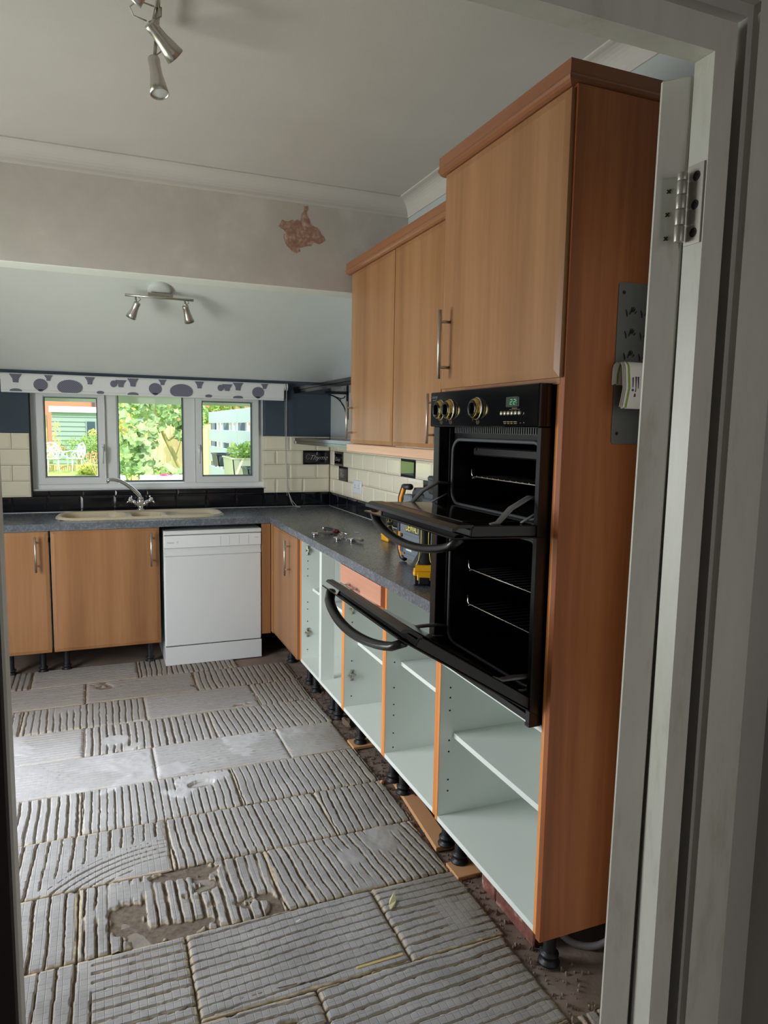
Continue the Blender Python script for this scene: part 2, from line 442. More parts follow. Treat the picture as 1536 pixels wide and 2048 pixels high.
# ------------------------------------------------------------------ room shell
XL = -3.0; YF = -4.245; ZC = 2.709
st = lambda n, mb, m, **k: obj(n, mb, m, kind='structure', **k)
# back wall with the window opening
b = MB(); b.mat(0)
b.box(XL, -1.998, 0, .25, -.1, 1.42); b.box(-.487, .2, 0, .25, -.1, 1.42); b.box(-1.998, -.487, 0, .25, -.1, 1.050)
b.mat(1); b.box(XL, -1.998, 0, .25, 1.42, 1.95); b.box(-.487, .2, 0, .25, 1.42, 1.95); b.box(-1.998, -.487, 0, .25, 1.735, 1.95)
wall_back = st('wall_back', b, ['grout', 'wall_slate'])
b = MB(); b.mat(0); b.box(0, .2, YF-.2, 0, -.1, 1.42); b.mat(1); b.box(0, .2, YF-.2, 0, 1.42, 3.0)
wall_right = st('wall_right', b, ['grout', 'wall_lightgrey'])
# left wall with the garden door opening that lights the room (outside the photograph)
b = MB(); b.box(XL-.15, XL, -1.55, .25, 0, 2.9); b.box(XL-.15, XL, YF-.1, -2.85, 0, 2.9); b.box(XL-.15, XL, -2.85, -1.55, 2.08, 2.9)
wall_left = st('wall_left', b, 'ceiling_paint')
# downstand left from the old outside wall
b = MB(); b.box(XL, 0, -1.349, -1.213, 2.2045, 2.80)
wall_middle = st('wall_middle', b, 'bulkhead_plaster')
b = MB(); b.box(XL, -.001, -1.3495, -1.213, 2.200, 2.2044); st('trim_5', b, 'soffit_white')
b = MB(); b.box(XL-.15, .2, YF-.1, -1.349, ZC, ZC+.1)
ceiling = st('ceiling', b, 'ceiling_paint')
b = MB()
b.prism([(0.0, 1.815), (.3, 1.815-.181), (.3, 1.93), (-1.213, 2.548+.16), (-1.213, 2.548)], XL, 0, lambda a, c, e: (e, a, c))
st('ceiling_slope', b, 'slope_paint')
# unseen lid added over the whole house to keep the sun out
b = MB(); b.box(XL-.2, .25, -7.3, -1.15, 2.83, 2.95); st('added_sun_lid', b, 'added_lid_surface')
# coving
def cove_poly(d=.084):
    pts = [(0, 0), (0, -d), (.006, -d)]
    for i in range(9):
        a = i/8*math.pi/2; pts.append((.008+(d-.016)*(1-math.cos(a)), -d+.008+(d-.016)*math.sin(a)))
    return pts+[(d, -.006), (d, 0)]
b = MB(); b.prism(cove_poly(), XL, 0, lambda a, c, e: (e, -1.349-a, ZC+c)); st('trim_1', b, 'ceiling_paint')
b = MB(); b.prism(cove_poly(), YF, -1.349, lambda a, c, e: (-a, e, ZC+c)); st('trim_2', b, 'ceiling_paint')
# flaked paint on the downstand: bare plaster, outline chipped
pc = [(-.719, 2.50), (-.700, 2.535), (-.684, 2.527), (-.664, 2.530), (-.648, 2.540), (-.633, 2.533), (-.622, 2.545), (-.606, 2.540), (-.598, 2.575), (-.586, 2.590), (-.588, 2.614), (-.565, 2.617), (-.564, 2.598), (-.574, 2.584), (-.566, 2.562), (-.556, 2.552), (-.552, 2.530), (-.536, 2.520), (-.514, 2.516), (-.500, 2.500), (-.494, 2.484), (-.478, 2.474), (-.472, 2.458), (-.486, 2.444), (-.502, 2.434), (-.522, 2.437), (-.536, 2.440), (-.548, 2.420), (-.574, 2.416), (-.594, 2.408), (-.612, 2.404), (-.606, 2.388), (-.624, 2.376), (-.642, 2.380), (-.658, 2.394), (-.680, 2.412), (-.694, 2.446), (-.692, 2.464), (-.678, 2.470), (-.694, 2.486), (-.706, 2.490)]
b = MB(); b.prism(pc, -1.3500, -1.3485, lambda a, c, e: (a, e, c)); obj('exposed_plaster', b, 'exposed_plaster', wall_middle)
# kitchen side of the doorway wall, and the hall the camera stands in
b = MB(); b.box(XL, -1.735, YF-.03, YF, 0, 2.9); b.box(-.80, 0.0, YF-.03, YF, 0, 2.9); b.box(-1.735, -.80, YF-.03, YF, 2.03, 2.9)
st('wall_front', b, 'hall_wall')
b = MB(); b.box(-.66, -.5, -7.0, YF-.03, 0, 2.6); st('wall_hall_right', b, 'hall_wall')
b = MB(); b.box(-2.6, -2.5, -7.0, YF-.03, 0, 2.6); st('wall_hall_left', b, 'hall_wall')
b = MB(); b.box(-2.6, -.5, -7.1, -7.0, 0, 2.6); st('wall_hall_back', b, 'hall_wall')
b = MB(); b.box(-2.6, -.5, -7.1, YF-.03, 2.6, 2.7); st('ceiling_hall', b, 'hall_wall')
b = MB(); b.box(-2.6, -.5, -7.1, YF-.05, -.05, 0.005); st('floor_hall', b, 'hall_wall')
b = MB(); b.box(-2.48, -1.7005, -4.310, -4.288, .006, 2.59); st('hall_shade_board', b, 'hall_shade')  # added dark board in place of the shade on the left jamb

# ---- door lining and architrave round the doorway we look through
YA = -4.277
b = MB()
lean = lambda x, z: x+max(0, z-.62)*.0040         # shear added to the frame's right side to fit its image position
for poly in ([(-.86, 0), (-.824, 0), (-.824, 2.017), (-.86, 1.976)], [(-.86, 1.976), (-.824, 2.017), (-1.739, 2.017), (-1.699, 1.976)], [(-1.699, 0), (-1.699, 1.976), (-1.739, 2.017), (-1.739, 0)]):
    b.prism([(lean(x, z) if x > -1 else x, z) for x, z in poly], YA, -4.2435, lambda a, c, e: (a, e, c))
st('trim_3', b, 'door_paint')
b = MB()
def mitre(poly, y0, y1): b.prism([(lean(x, z) if x > -1 else x, z) for x, z in poly], y0, y1, lambda a, c, e: (a, e, c))
mitre([(-.796, 0), (-.727, 0), (-.727, 2.115), (-.796, 2.046)], -4.286, -4.266)
mitre([(-1.826, 0), (-1.757, 0), (-1.757, 2.046), (-1.826, 2.115)], -4.286, -4.266)
mitre([(-.796, 2.046), (-.727, 2.115), (-1.826, 2.115), (-1.757, 2.046)], -4.286, -4.266)
st('trim_4', b, 'door_paint')
# open door, seen on its hinge edge
dd = Vector((.766, .643, 0)); dt = Vector((-.643, .766, 0)); DR = Vector((-.866, -4.240, 0))
M = Matrix((( dd.x, dt.x, 0, DR.x), (dd.y, dt.y, 0, DR.y), (0, 0, 1, 0), (0, 0, 0, 1)))
M = Matrix(((1, 0, .0100, -.0100*.62), (0, 1, 0, 0), (0, 0, 1, 0), (0, 0, 0, 1))) @ M  # door sheared sideways with height as well, to fit its image position
door = tag(thing('door_1', (DR.x, DR.y, 0), 'cream painted door swung open into the kitchen, seen on its hinge edge', 'door'), kind='structure')
b = MB(); b.box(0, .74, 0, .041, .012, 1.964, .0025, M); obj('door_leaf', b, 'door_paint', door)
b = MB(); b.box(-.0012, .002, .004, .037, 1.735, 1.832, 0, M); hl = obj('hinge_leaf', b, 'door_paint', door, label='painted over hinge leaf on the door edge')
for z in (1.752, 1.784, 1.815):
    b = MB(); c = M @ Vector((-.0012, .021, z))
    Rz = Matrix.Translation(c) @ Matrix.Rotation(math.atan2(dd.y, dd.x), 4, 'Z') @ Matrix.Rotation(R(45), 4, 'X'); w_, l_ = .0007, .0034
    b.prism([(w_, w_), (w_, l_), (-w_, l_), (-w_, w_), (-l_, w_), (-l_, -w_), (-w_, -w_), (-w_, -l_), (w_, -l_), (w_, -w_), (l_, -w_), (l_, w_)], -.0007, .0005, lambda a, c2, e: tuple(Rz @ Vector((e, a, c2))))
    obj('screw', b, 'dark_screw', hl)
b = MB(); b.box(lean(-.862, 1.79), lean(-.8590, 1.79), -4.2735, -4.2455, 1.738, 1.842); hf = obj('hinge_leaf', b, 'hinge_metal', door, label='bare steel hinge leaf let into the door lining')
for z in (1.753, 1.789, 1.826):
    b = MB(); xs_ = lean(-.862, 1.79); b.lathe([(.0064, .0002), (.0056, .0009), (.0050, .0004), (.0032, .0004), (.0030, .0010), (0, .0008)], (xs_, -4.262, z), (-1, 0, 0), 14)
    obj('screw', b, 'dark_screw', hf)
zc = 1.742
for i, hh in enumerate((.022, .021, .019, .018, .011)):
    b = MB(); b.lathe([(0, 0), (.0062, 0), (.0068, .001), (.0068, hh-.002), (.0060, hh-.0006), (0, hh-.0006)], (lean(-.8725, zc), -4.2480, zc), (0, 0, 1), 14)
    obj('hinge_knuckle', b, 'hinge_metal', door); zc += hh

# ---- window
win = tag(thing('window_1', (-1.24, .10, 1.058), 'white framed kitchen window of three panes above the sink', 'window'), kind='structure')
def frame_mb(x0, x1, z0, z1, w, y0, y1, bev=.004):
    b = MB()
    P = lambda a: [(x0+a, z0+a), (x1-a, z0+a), (x1-a, z1-a), (x0+a, z1-a)]
    oq, iq, iq2 = P(0), P(w), P(w+bev)
    for i in range(4):
        j = (i+1) % 4
        b.prism([oq[i], oq[j], iq[j], iq[i]], y0, y1, lambda a, c, e: (a, e, c))
    return b
obj('outer_frame', frame_mb(-1.992, -.49, 1.058, 1.735, .032, .07, .14), 'upvc', win)
for x in (-1.5125, -1.002):
    b = MB(); b.box(x-.037, x+.037, .071, .139, 1.09, 1.703, .003); obj('mullion', b, 'upvc', win)
for (x0, x1) in ((-1.958, -1.551), (-.963, -.525)):
    s_ = obj('opening_sash', frame_mb(x0, x1, 1.092, 1.701, .040, .050, .12), 'upvc', win)
    obj('glazing_bead', frame_mb(x0+.040, x1-.040, 1.132, 1.661, .006, .060, .09), 'spacer', s_)
    obj('gasket', frame_mb(x0+.046, x1-.046, 1.138, 1.655, .004, .070, .095), 'gasket', s_)
    b = MB(); b.box(x0+.046, x1-.046, .092, .096, 1.138, 1.655); obj('pane', b, 'window_glass', s_)
    hx = x1-.018 if x0 < -1.5 else x0+.018
    b = MB(); b.box(hx-.011, hx+.011, .038, .051, 1.305, 1.355, .004); b.tube([(hx, .04, 1.33), (hx, .018, 1.33), (hx, .012, 1.322), (hx, .014, 1.30), (hx, .016, 1.225)], [.008, .008, .009, .008, .006], 10)
    obj('window_handle', b, 'upvc', s_)
obj('glazing_bead', frame_mb(-1.4755, -1.039, 1.095, 1.700, .008, .075, .10), 'spacer', win)
obj('gasket', frame_mb(-1.4675, -1.047, 1.103, 1.692, .005, .082, .105), 'gasket', win)
b = MB(); b.box(-1.4675, -1.047, .098, .102, 1.103, 1.692); obj('pane', b, 'window_glass', win)
b = MB(); b.box(-1.992, -.49, .03, .069, 1.0505, 1.060, .003); obj('sill_bead', b, 'upvc', win)

# ---- wall tiles (each a part of its wall)
TW, TH, GP = .2, .1, .0022
tile_cache = {}
def tile(wall, axis, a0, a1, z0, z1, m):
    """axis 'x': on the back wall between x=a0..a1; 'y': on the right wall between y=a0..a1 (a0<a1)"""
    w, h = a1-a0, z1-z0; key = (axis, round(w, 4), round(h, 4), m)
    at = (a0, 0, z0) if axis == 'x' else (0, a1, z0)
    if key in tile_cache:
        src, so = tile_cache[key]; return share(src, wall, Vector(at)-Vector(so))
    b = MB()
    if axis == 'x': bevel_panel(b, (a0, -.0005, z0), (1, 0, 0), (0, 0, 1), (0, -1, 0), w, h, .0085, .013, .0045)
    else: bevel_panel(b, (-.0005, a1, z0), (0, -1, 0), (0, 0, 1), (-1, 0, 0), w, h, .0085, .013, .0045)
    o = obj('tile', b, m, wall)
    tile_cache[key] = (o, at); return o
def rows(axis, lo, hi, start_half, z0, m, skip=None):
    """tiles run back from hi (the corner) to lo"""
    a = hi; first = TW/2 if start_half else TW
    while a > lo+.004:
        a2 = max(lo, a-first-GP)
        mm = (skip or {}).get(round(hi-a, 2), m)
        if a-a2 > .012: tile(wall_back if axis == 'x' else wall_right, axis, a2+GP, a, z0, z0+TH-.0006, mm)
        a = a2; first = TW
decor = {}
for r_ in range(5):
    z0 = H+.0012+r_*.1015; black = r_ == 0
    m_ = 'black_tile' if black else 'cream_tile'
    half = r_ in (2, 4)
    rows('x', -.498 if not black else -.498, -.009, half, z0, m_, {0: 'decor_tile'} if r_ == 3 else None)
    if black: rows('x', -2.32, -.498-.002, False, z0, m_)
    else: rows('x', -2.32, -2.001, half, z0, m_)
    sk = {3: {.1: 'decor_tile', 1.32: 'mirror_tile'}, 2: {.2: 'decor_tile', 1.62: 'mirror_tile'}}.get(r_)
    rows('y', -2.962, -.009, (not half) and not black or False, z0, m_, sk)
# sill strip below the window
rows('x', -1.996, -.500, True, H+.1015+.0012, 'black_tile') if 0 else None
a = -.5
while a > -1.99:
    a2 = max(-1.996, a-.2); tb = MB(); bevel_panel(tb, (a2+GP, -.0005, 1.0165), (1, 0, 0), (0, 0, 1), (0, -1, 0), a-a2-GP, .033, .0085, .008, .003); obj('sill_tile', tb, 'black_tile', wall_back); a = a2
b = MB(); b.box(-1.998, -.487, -.0085, .07, 1.0495, 1.0525); obj('sill_top', b, 'black_tile', wall_back)
for k_ in range(4):
    b = MB(); b.box(-.4995, -.4885, -.008, .068, 1.0165+k_*.1015, 1.0165+k_*.1015+.099); obj('reveal_tile', b, 'cream_tile', wall_back)
# lettering on the three dark tiles
def script_tile(s, size, f): return text_mb(s, size, f, italic=.5, depth=.0002, off=-.00075)
def sweep(f, pts, r): return MB().tube([f(*p) for p in pts], r, 5)
fb = lambda x, y, z: (-.168+x, -.0094-z*.3, 1.253+y)
b = script_tile('Thyme', .050, fb)
b2 = sweep(fb, [(.012, .034, 0), (-.004, .040, 0), (-.018, .030, 0), (-.020, .012, 0), (-.008, .004, 0), (.004, .012, 0)], .0007); b._add(b2.v, b2.f)
b2 = sweep(fb, [(.062, .036, 0), (.061, .046, 0), (.064, .056, 0)], .0022); b._add(b2.v, b2.f)
obj('lettering', b, 'chalk_print', wall_back)
fc = lambda x, y, z: (-.0094-z*.3, -.135-x, 1.252+y)
b = script_tile('Chives', .040, fc); b2 = sweep(fc, [(.010, .034, 0), (.0, .040, 0), (-.008, .026, 0), (.0, .012, 0)], .0007); b._add(b2.v, b2.f); obj('lettering', b, 'chalk_print', wall_right)
fm = lambda x, y, z: (-.0094-z*.3, -.248-x, 1.142+y)
b = script_tile('Mint', .046, fm); b2 = sweep(fm, [(-.006, .046, 0), (.008, .056, 0), (.026, .044, 0), (.040, .054, 0)], .0007); b._add(b2.v, b2.f); obj('lettering', b, 'chalk_print', wall_right)

# ------------------------------------------------------------------ floor
b = MB(); nx, ny = 180, 300
X, Y = np.meshgrid(np.linspace(XL, 0, nx), np.linspace(YF-.04, .0, ny))
Z = (fbm(X, Y, .11, 3)-.55)*.006 + (vnoise(X, Y, .9, 8)-.5)*.004 - .003
nearcab = sstep(-.60, -.50, X)*sstep(-4.0, -3.6, Y+.0*X)
Z += nearcab*(fbm(X, Y, .05, 21)-.5)*.012
b.grid(X, Y, Z); b.box(XL, .0, YF-.04, 0, -.06, -.02)
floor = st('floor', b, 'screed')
# patches of adhesive: one per lifted tile, brick bonded rows about 33 cm deep
def set_attr(o, name, arr):
    at_ = o.data.attributes.new(name, 'FLOAT', 'POINT'); at_.data.foreach_set('value', np.asarray(arr, dtype=np.float32).ravel())
def patch(x0, x1, y0, y1, style, seed, res=.0042):
    g = .001; x0 += g; x1 -= g; y0 += g; y1 -= g
    ax = dict(y=.0023, x=.0062).get(style.get('k', 'y'), .0031)*res/.0035; ay = dict(x=.0023, y=.0062, smear=.0026).get(style.get('k', 'y'), .0031)*res/.0035
    nx, ny = int((x1-x0)/ax)+1, int((y1-y0)/ay)+1
    X, Y = np.meshgrid(np.linspace(x0, x1, nx), np.linspace(y0, y1, ny))
    def grooves(kind, p, wid, sl, seed, thr, bias):
        wob = (fbm(X, Y, .20, seed)-.5)*style.get('wob', .014)+(vnoise(X, Y, .016, seed+9)-.5)*.0034
        if kind == 'y': s_ = X+sl*(Y-y0)+wob; along = Y
        elif kind == 'x': s_ = Y+sl*(X-x0)+wob; along = X
        else:
            cx, cy = style['c']; s_ = np.hypot(X-cx, Y-cy)+wob*.25; along = np.arctan2(Y-cy, X-cx)*.3
        q = np.floor(s_/p); fr = s_/p-q
        per = (np.sin(q*12.9898+seed)*43758.5453) % 1.0                 # each groove has its own width and reach
        lo_ = vnoise(q*.37, along, .11, seed+4)
        wv = wid*.55*(.65+.7*per)*(.75+.5*lo_)
        g_ = 1-sstep(wv*.40, wv*.60, np.abs(fr-.5))
        return g_*sstep(thr, thr+.16, fbm(X, Y, .19, seed+31)+bias)
    kind = style.get('k', 'y'); wid = style.get('w', .25); sl = style.get('sl', 0); pp_ = style.get('p', .031)
    thr, bias = style.get('thr', .30), style.get('bias', .16)
    wob = (fbm(X, Y, .20, seed)-.5)*.014; keep = 1.0
    if kind == 'arc':
        cx, cy = style['c']; rr_ = np.hypot(X-cx, Y-cy); reach = fbm(X, Y, .07, seed+8)*.05
        gro = np.where(rr_ < style['r1'], grooves('arc', pp_, wid, 0, seed, .05, .3)*(rr_ > style['r0']+reach), 0)
        gro = np.where(rr_ > style['r1']+.012+reach*.6, grooves('y', .040, .30, -.06, seed+3, .1, .3), gro)
    elif kind == 'half':
        gro = np.where(X < style['xs'], grooves('y', .047, .26, -.04, seed, .22, .2), grooves('x', pp_, wid, sl, seed+2, thr, bias))
    elif kind == 'smear': gro = np.zeros_like(X)
    else: gro = grooves(kind, pp_, wid, sl, seed, thr, bias)
    gro = gro*style.get('a', 1.0)
    sm = np.zeros_like(X)
    if kind == 'smear' or style.get('sm'):
        sm = sstep(.66, .74, fbm(X, Y, .16, seed+77)) if kind != 'smear' else sstep(.46, .66, fbm(X, Y, .2, seed+77))
        for (sx_, sy_, srx, sry) in style.get('blob', []):
            sm = np.maximum(sm, 1-sstep(.7, 1.0, np.hypot((X-sx_)/srx, (Y-sy_)/sry)+(fbm(X, Y, .08, seed+5)-.5)*.7))
        gro = gro*(1-sm)
    if kind == 'smear': gro = .6*(1-sstep(.05, .14, np.abs((Y+wob)/.023-np.floor((Y+wob)/.023)-.5)))*sstep(.40, .56, fbm(X, Y, .09, seed+33))*(1-sm)
    miss = style.get('miss', 0)
    hole = np.zeros_like(X)
    if miss: hole = sstep(1-miss, 1-miss+.05, fbm(X, Y, .13, seed+55)+.18)*(vnoise(X, Y, .028, seed+56) > .22)
    for (sx_, sy_, srx, sry) in style.get('gone', []):
        hole = np.maximum(hole, 1-sstep(.85, 1.0, np.hypot((X-sx_)/srx, (Y-sy_)/sry)+(fbm(X, Y, .06, seed+15)-.5)*.8))
    e = np.minimum(np.minimum(X-x0, x1-X), np.minimum(Y-y0, y1-Y))
    e1 = sstep(0.0, .0025, e-(fbm(X, Y, .03, seed+60)-.5)*.006)
    er = .5*sstep(0.0, .0025, e-(fbm(X, Y, .03, seed+60)-.5)*.006)+.5*sstep(.0060, .0080, e-(fbm(X, Y, .05, seed+61)-.42)*.014)
    hgt = er*(1-gro)*(1-hole)
    Hh = .0100*style.get('h', 1.0)
    Z = -.0035+e1*(.80+.20*np.clip(er*2-1, 0, 1))*(1-gro)*(1-hole)*Hh + hgt*((fbm(X, Y, .022, seed+70)-.5)*.0016 + (fbm(X, Y, .2, seed+71)-.5)*.003 + sm*(fbm(X, Y, .05, seed+72)-.4)*.006)
    b = MB(); b.grid(X, Y, Z)
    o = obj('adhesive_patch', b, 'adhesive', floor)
    set_attr(o, 'hgt', hgt); set_attr(o, 'imprint', np.clip(1.3*style.get('g', .6)*(1-sm)*(.45+1.1*fbm(X, Y, .25, seed+90)), 0, 1))
    set_attr(o, 'smear', np.clip(sm*style.get('white', .6)+style.get('pale', 0)*(.5+.9*fbm(X, Y, .3, seed+44)), 0, 1))  # real smears, plus the painted daylight of the pale rows
    return o
rowY = [-4.03, -3.705, -3.375, -3.045, -2.712, -2.385, -2.055, -1.73, -1.40, -1.075, -.75, -.44]
Y_ = dict(k='y'); X_ = dict(k='x')
def sty(**k): return k
A_ = [-.53, -.83, -1.41, -1.99, -2.57, -3.0]; B_ = [-.53, -1.11, -1.70, -2.28, -2.86]
layout = [
 (0, A_, [sty(k='y', g=.8, w=.5, a=1), sty(k='x', g=.9, a=.8, thr=.42), sty(k='x', g=.9), sty(k='y'), None]),
 (1, B_, [sty(k='x', g=1, sl=-.06, p=.034, thr=.33, bias=.18, w=.30), sty(k='x', g=.9, thr=.5, bias=.16, w=.32, miss=.18), sty(k='y', g=.9, thr=.42, w=.3, miss=.12), sty(k='y')]),
 (2, A_, [sty(k='x', g=1, p=.030, thr=.42, bias=.16, w=.32), sty(k='x', g=.8, sl=-.05, p=.0325, thr=.16, bias=.3, w=.27, wob=.012), sty(k='half', xs=-1.66, g=.95, p=.034, thr=.32, bias=.16, w=.34), sty(k='y', g=.9), None]),
 (3, B_, [sty(k='y', g=.9, sl=.10, p=.030, thr=.34, bias=.18, w=.42, blob=[(-.83, -2.86, .05, .06)], sm=1, white=.1), sty(k='y', g=.9, p=.034, thr=.44, bias=.12, w=.5, miss=.20, gone=[(-1.38, -2.745, .11, .030), (-1.56, -2.93, .06, .09), (-1.46, -3.00, .16, .03)]), sty(k='y', g=.9, p=.044, thr=.34, w=.3, miss=.1), None]),
 (4, A_, [sty(k='y', g=.7, sl=-.05, thr=.2, bias=.3, w=.40), sty(k='y', g=.8, p=.030, thr=.24, bias=.24, w=.36, sl=.04), sty(k='arc', c=(-1.42, -3.04), r0=.36, r1=.515, g=.9, p=.0265, w=.30), sty(k='y', p=.05), None]),
 (5, B_, [sty(k='y', g=.5, thr=.3, bias=.2, w=.34), sty(k='y', g=.4, p=.029, thr=.25, bias=.22, w=.34, sm=1, white=.9, blob=[(-1.22, -2.115, .15, .05)], gone=[(-1.245, -2.16, .05, .03)]), sty(k='y', g=.3, p=.034, thr=.15, bias=.3, w=.44), sty(k='y', p=.034)]),
 (6, A_, [sty(k='smear', g=.1, white=.25, w=.4), sty(k='x', g=.2, p=.026, thr=.2, bias=.3, w=.32, sm=1, white=.8, blob=[(-1.0, -1.80, .10, .09), (-1.33, -1.98, .10, .06)]), sty(k='smear', g=.2, white=.8, h=.9), sty(k='smear', white=.7), None]),
 (7, B_, [sty(k='y', g=.2, p=.032, thr=.25, w=.36, sl=.05), sty(k='y', g=.2, p=.033, thr=.1, bias=.3, w=.46, sm=1, white=.5, blob=[(-1.56, -1.60, .07, .07)]), sty(k='x', g=.2, p=.026, thr=.36, w=.3, sm=1, white=.5), sty(k='x', thr=.4)]),
 (8, A_, [sty(k='y', g=.1, p=.03, thr=.3, w=.3, sm=1, white=.2), sty(k='x', g=.2, p=.020, thr=.34, w=.34, miss=.12), sty(k='y', g=.3, thr=.46, w=.3), sty(k='y', thr=.4), None]),
 (10, A_, [None, sty(k='y', p=.03, g=.1, thr=.3, w=.4), sty(k='x', g=.1, p=.02, thr=.3, w=.4), sty(k='y', p=.03, g=.1, thr=.3, w=.4), sty(k='x', p=.02)]),
 (9, B_, [sty(k='y', g=.1, p=.033, thr=.2, bias=.2, w=.34), sty(k='x', g=.2, p=.02, thr=.3, w=.34, miss=.2), sty(k='x', g=.1, p=.02, thr=.2, bias=.3, w=.4), sty(k='y', thr=.4)]),
]
for (ri, J, ss) in layout:
    y0, y1 = rowY[ri], rowY[ri+1]
    for ci, sd_ in enumerate(ss):
        if sd_ is None: continue
        xb, xa = J[ci], J[ci+1]; sd_ = dict(sd_); sd_['pale'] = {4: .12, 5: .30, 6: .50, 7: .42, 8: .22}.get(ri, 0)*(1.25 if ci > 0 else .8)  # middle rows whitened: dust and the stronger daylight there, put into the colour
        res = .0035 if ri < 6 else (.0046 if ri < 8 else .0055)
        ya = y0
        if ri == 0: ya = max(y0, -4.03)
        off = .018*(ci-1)*.4
        patch(xa, xb + (rnd.uniform(-.012, .012) if ci == 0 else 0), ya-off*.3, y1-off*.3, sd_, 100+ri*17+ci*5, res)
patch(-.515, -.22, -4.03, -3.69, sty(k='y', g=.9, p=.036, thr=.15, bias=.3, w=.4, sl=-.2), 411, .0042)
b = MB(); b.tube([(-1.33, -3.335, .003), (-1.2, -3.338, .004), (-1.02, -3.345, .003)], .0055, 6, flat=.6); obj('joint_ridge', b, 'adhesive', floor)
# loose grit along the cabinets, nobody could count it
b = MB(); rg = random.Random(4)
for i in range(1500):
    if i < 1150:
        y = rg.uniform(-3.75, -1.0); x = -.53+rg.gauss(.03, .05)+(0 if y < -1 else 0)
    else: y = rg.uniform(-3.9, -.8); x = rg.uniform(-2.1, -.5)
    if x > -.30: continue
    s_ = abs(rg.gauss(.0028, .002))+.0012; s_ = min(s_, .010) if i < 1150 else min(s_, .0035)
    zz = rg.uniform(.0, .003); a = [rg.uniform(.6, 1.3) for _ in range(4)]
    b.convex([(x-s_*a[0], y-s_, zz-.003), (x+s_*a[1], y-s_*.7, zz-.003), (x+s_*.2, y+s_*a[2], zz-.003), (x, y, zz+s_*a[3]*1.1)], [(0, 1, 2), (0, 1, 3), (1, 2, 3), (2, 0, 3)])
obj('floor_grit', b, 'rubble', label='brown grit and crumbs of mortar along the foot of the cabinets', cat='debris', kind='stuff')
# ------------------------------------------------------------------ kitchen units
XF = -.567                                                         # carcass front of the right hand run
def bar_handle(parent, axis, p, length, stand, name='bar_handle'):
    """axis 'x': stands off a door facing -x; 'y': facing -y; p = centre on the door face; vertical bar"""
    b = MB(); n = Vector((-1, 0, 0)) if axis == 'x' else Vector((0, -1, 0)); p = Vector(p); up = Vector((0, 0, 1))
    c = p+n*stand
    b.tube([c-up*length/2, c+up*length/2], .006, 12)
    for s_ in (-1, 1):
        q = p+up*s_*(length/2-.035); b.tube([q, q+n*stand], .0048, 10)
    return obj(name, b, 'brushed_steel', parent)
def door_x(parent, y0, y1, z0, z1, xf, m='beech', t=.02, name='door'):
    b = MB(); bevel_panel(b, (xf, y1, z0), (0, -1, 0), (0, 0, 1), (-1, 0, 0), y1-y0, z1-z0, t, .019, .0042); return obj(name, b, m, parent)
def door_y(parent, x0, x1, z0, z1, yf, m='beech', t=.02, name='door'):
    b = MB(); bevel_panel(b, (x0, yf, z0), (1, 0, 0), (0, 0, 1), (0, -1, 0), x1-x0, z1-z0, t, .019, .0042); return obj(name, b, m, parent)
def holes(parent, x, zs, y, ny, x2=None):
    b = MB()
    for z in zs: b.lathe([(0, .0006), (.0032, .0006), (.0032, -.002)], (x, y, z), (0, ny, 0), 8)
    if x2: b.lathe([(0, .0006), (.0032, .0006), (.0032, -.002)], (x2[0], y, x2[1]), (0, ny, 0), 8)
    obj('shelf_pin_holes', b, 'melamine_hole', parent, kind='stuff')
def mount_plate(parent, x, y, z):
    b = MB(); b.box(x-.009, x+.009, y-.003, y+.001, z-.027, z+.027, .003); b.box(x-.020, x+.020, y-.006, y, z-.005, z+.005, .002); b.box(x-.006, x+.006, y-.011, y, z-.012, z+.012, .002)
    p = obj('hinge_plate', b, 'nickel', parent)
    for dz in (-.019, .019):
        b = MB(); b.lathe([(.0048, 0), (.0048, .0045), (0, .0045)], (x, y, z+dz), (0, -1, 0), 10); obj('screw', b, 'steel_plate', p)
def carcass(parent, y0, y1, zb, zt, left=True, right=True, edge='edging_wood', xb=-.02, rail=True):
    """y1 = far side, y0 = near side"""
    for (ya, yb, on) in ((y1-.018, y1, left), (y0, y0+.018, right)):
        if not on: continue
        b = MB(); b.box(XF+.001, xb, ya, yb, zb, zt); sp = obj('side_panel', b, 'melamine', parent)
        b = MB(); b.box(XF-.0008, XF+.0012, ya+.0003, yb-.0003, zb, zt); obj('edging_strip', b, edge, sp, label='orange wood edging strip')
    b = MB(); b.box(XF, xb, y0+.018, y1-.018, zb, zb+.018); obj('base_panel', b, 'melamine', parent)
    b = MB(); b.box(-.075, -.067, y0+.018, y1-.018, zb+.018, zt); obj('back_panel', b, 'melamine', parent)
    if rail:
        b = MB(); b.box(XF+.02, XF+.11, y0+.018, y1-.018, zt-.018, zt); obj('top_rail', b, 'melamine', parent)
def shelf(parent, y0, y1, z, xfront):
    b = MB(); b.box(xfront, -.077, y0+.0185, y1-.0185, z-.016, z, .0006); obj('shelf', b, 'melamine', parent)
leg_src = None
def leg(parent, x, y, ztop):
    b = MB(); zg = .0182 if -2.93 < y < -2.41 else (.0125 if y in (-3.02, -2.03) else .002); ztop += .002-zg
    pr = [(0, 0), (.030, 0), (.031, .003), (.030, .007), (.021, .010), (.021, .022), (.027, .024), (.027, .030), (.018, .033)]
    z = .036
    while z < ztop-.030: pr += [(.0165, z), (.0180, z+.0025), (.0165, z+.005)]; z += .0055
    pr += [(.021, ztop-.022), (.024, ztop-.006), (.036, ztop-.004), (.036, ztop), (0, ztop)]
    b.lathe(pr, (x, y, zg), (0, 0, 1), 14); return obj('adjustable_leg', b, 'leg_plastic', parent)

Y1, Y2, Y3, Y4, Y5 = -1.237, -1.985, -2.492, -2.972, -3.583
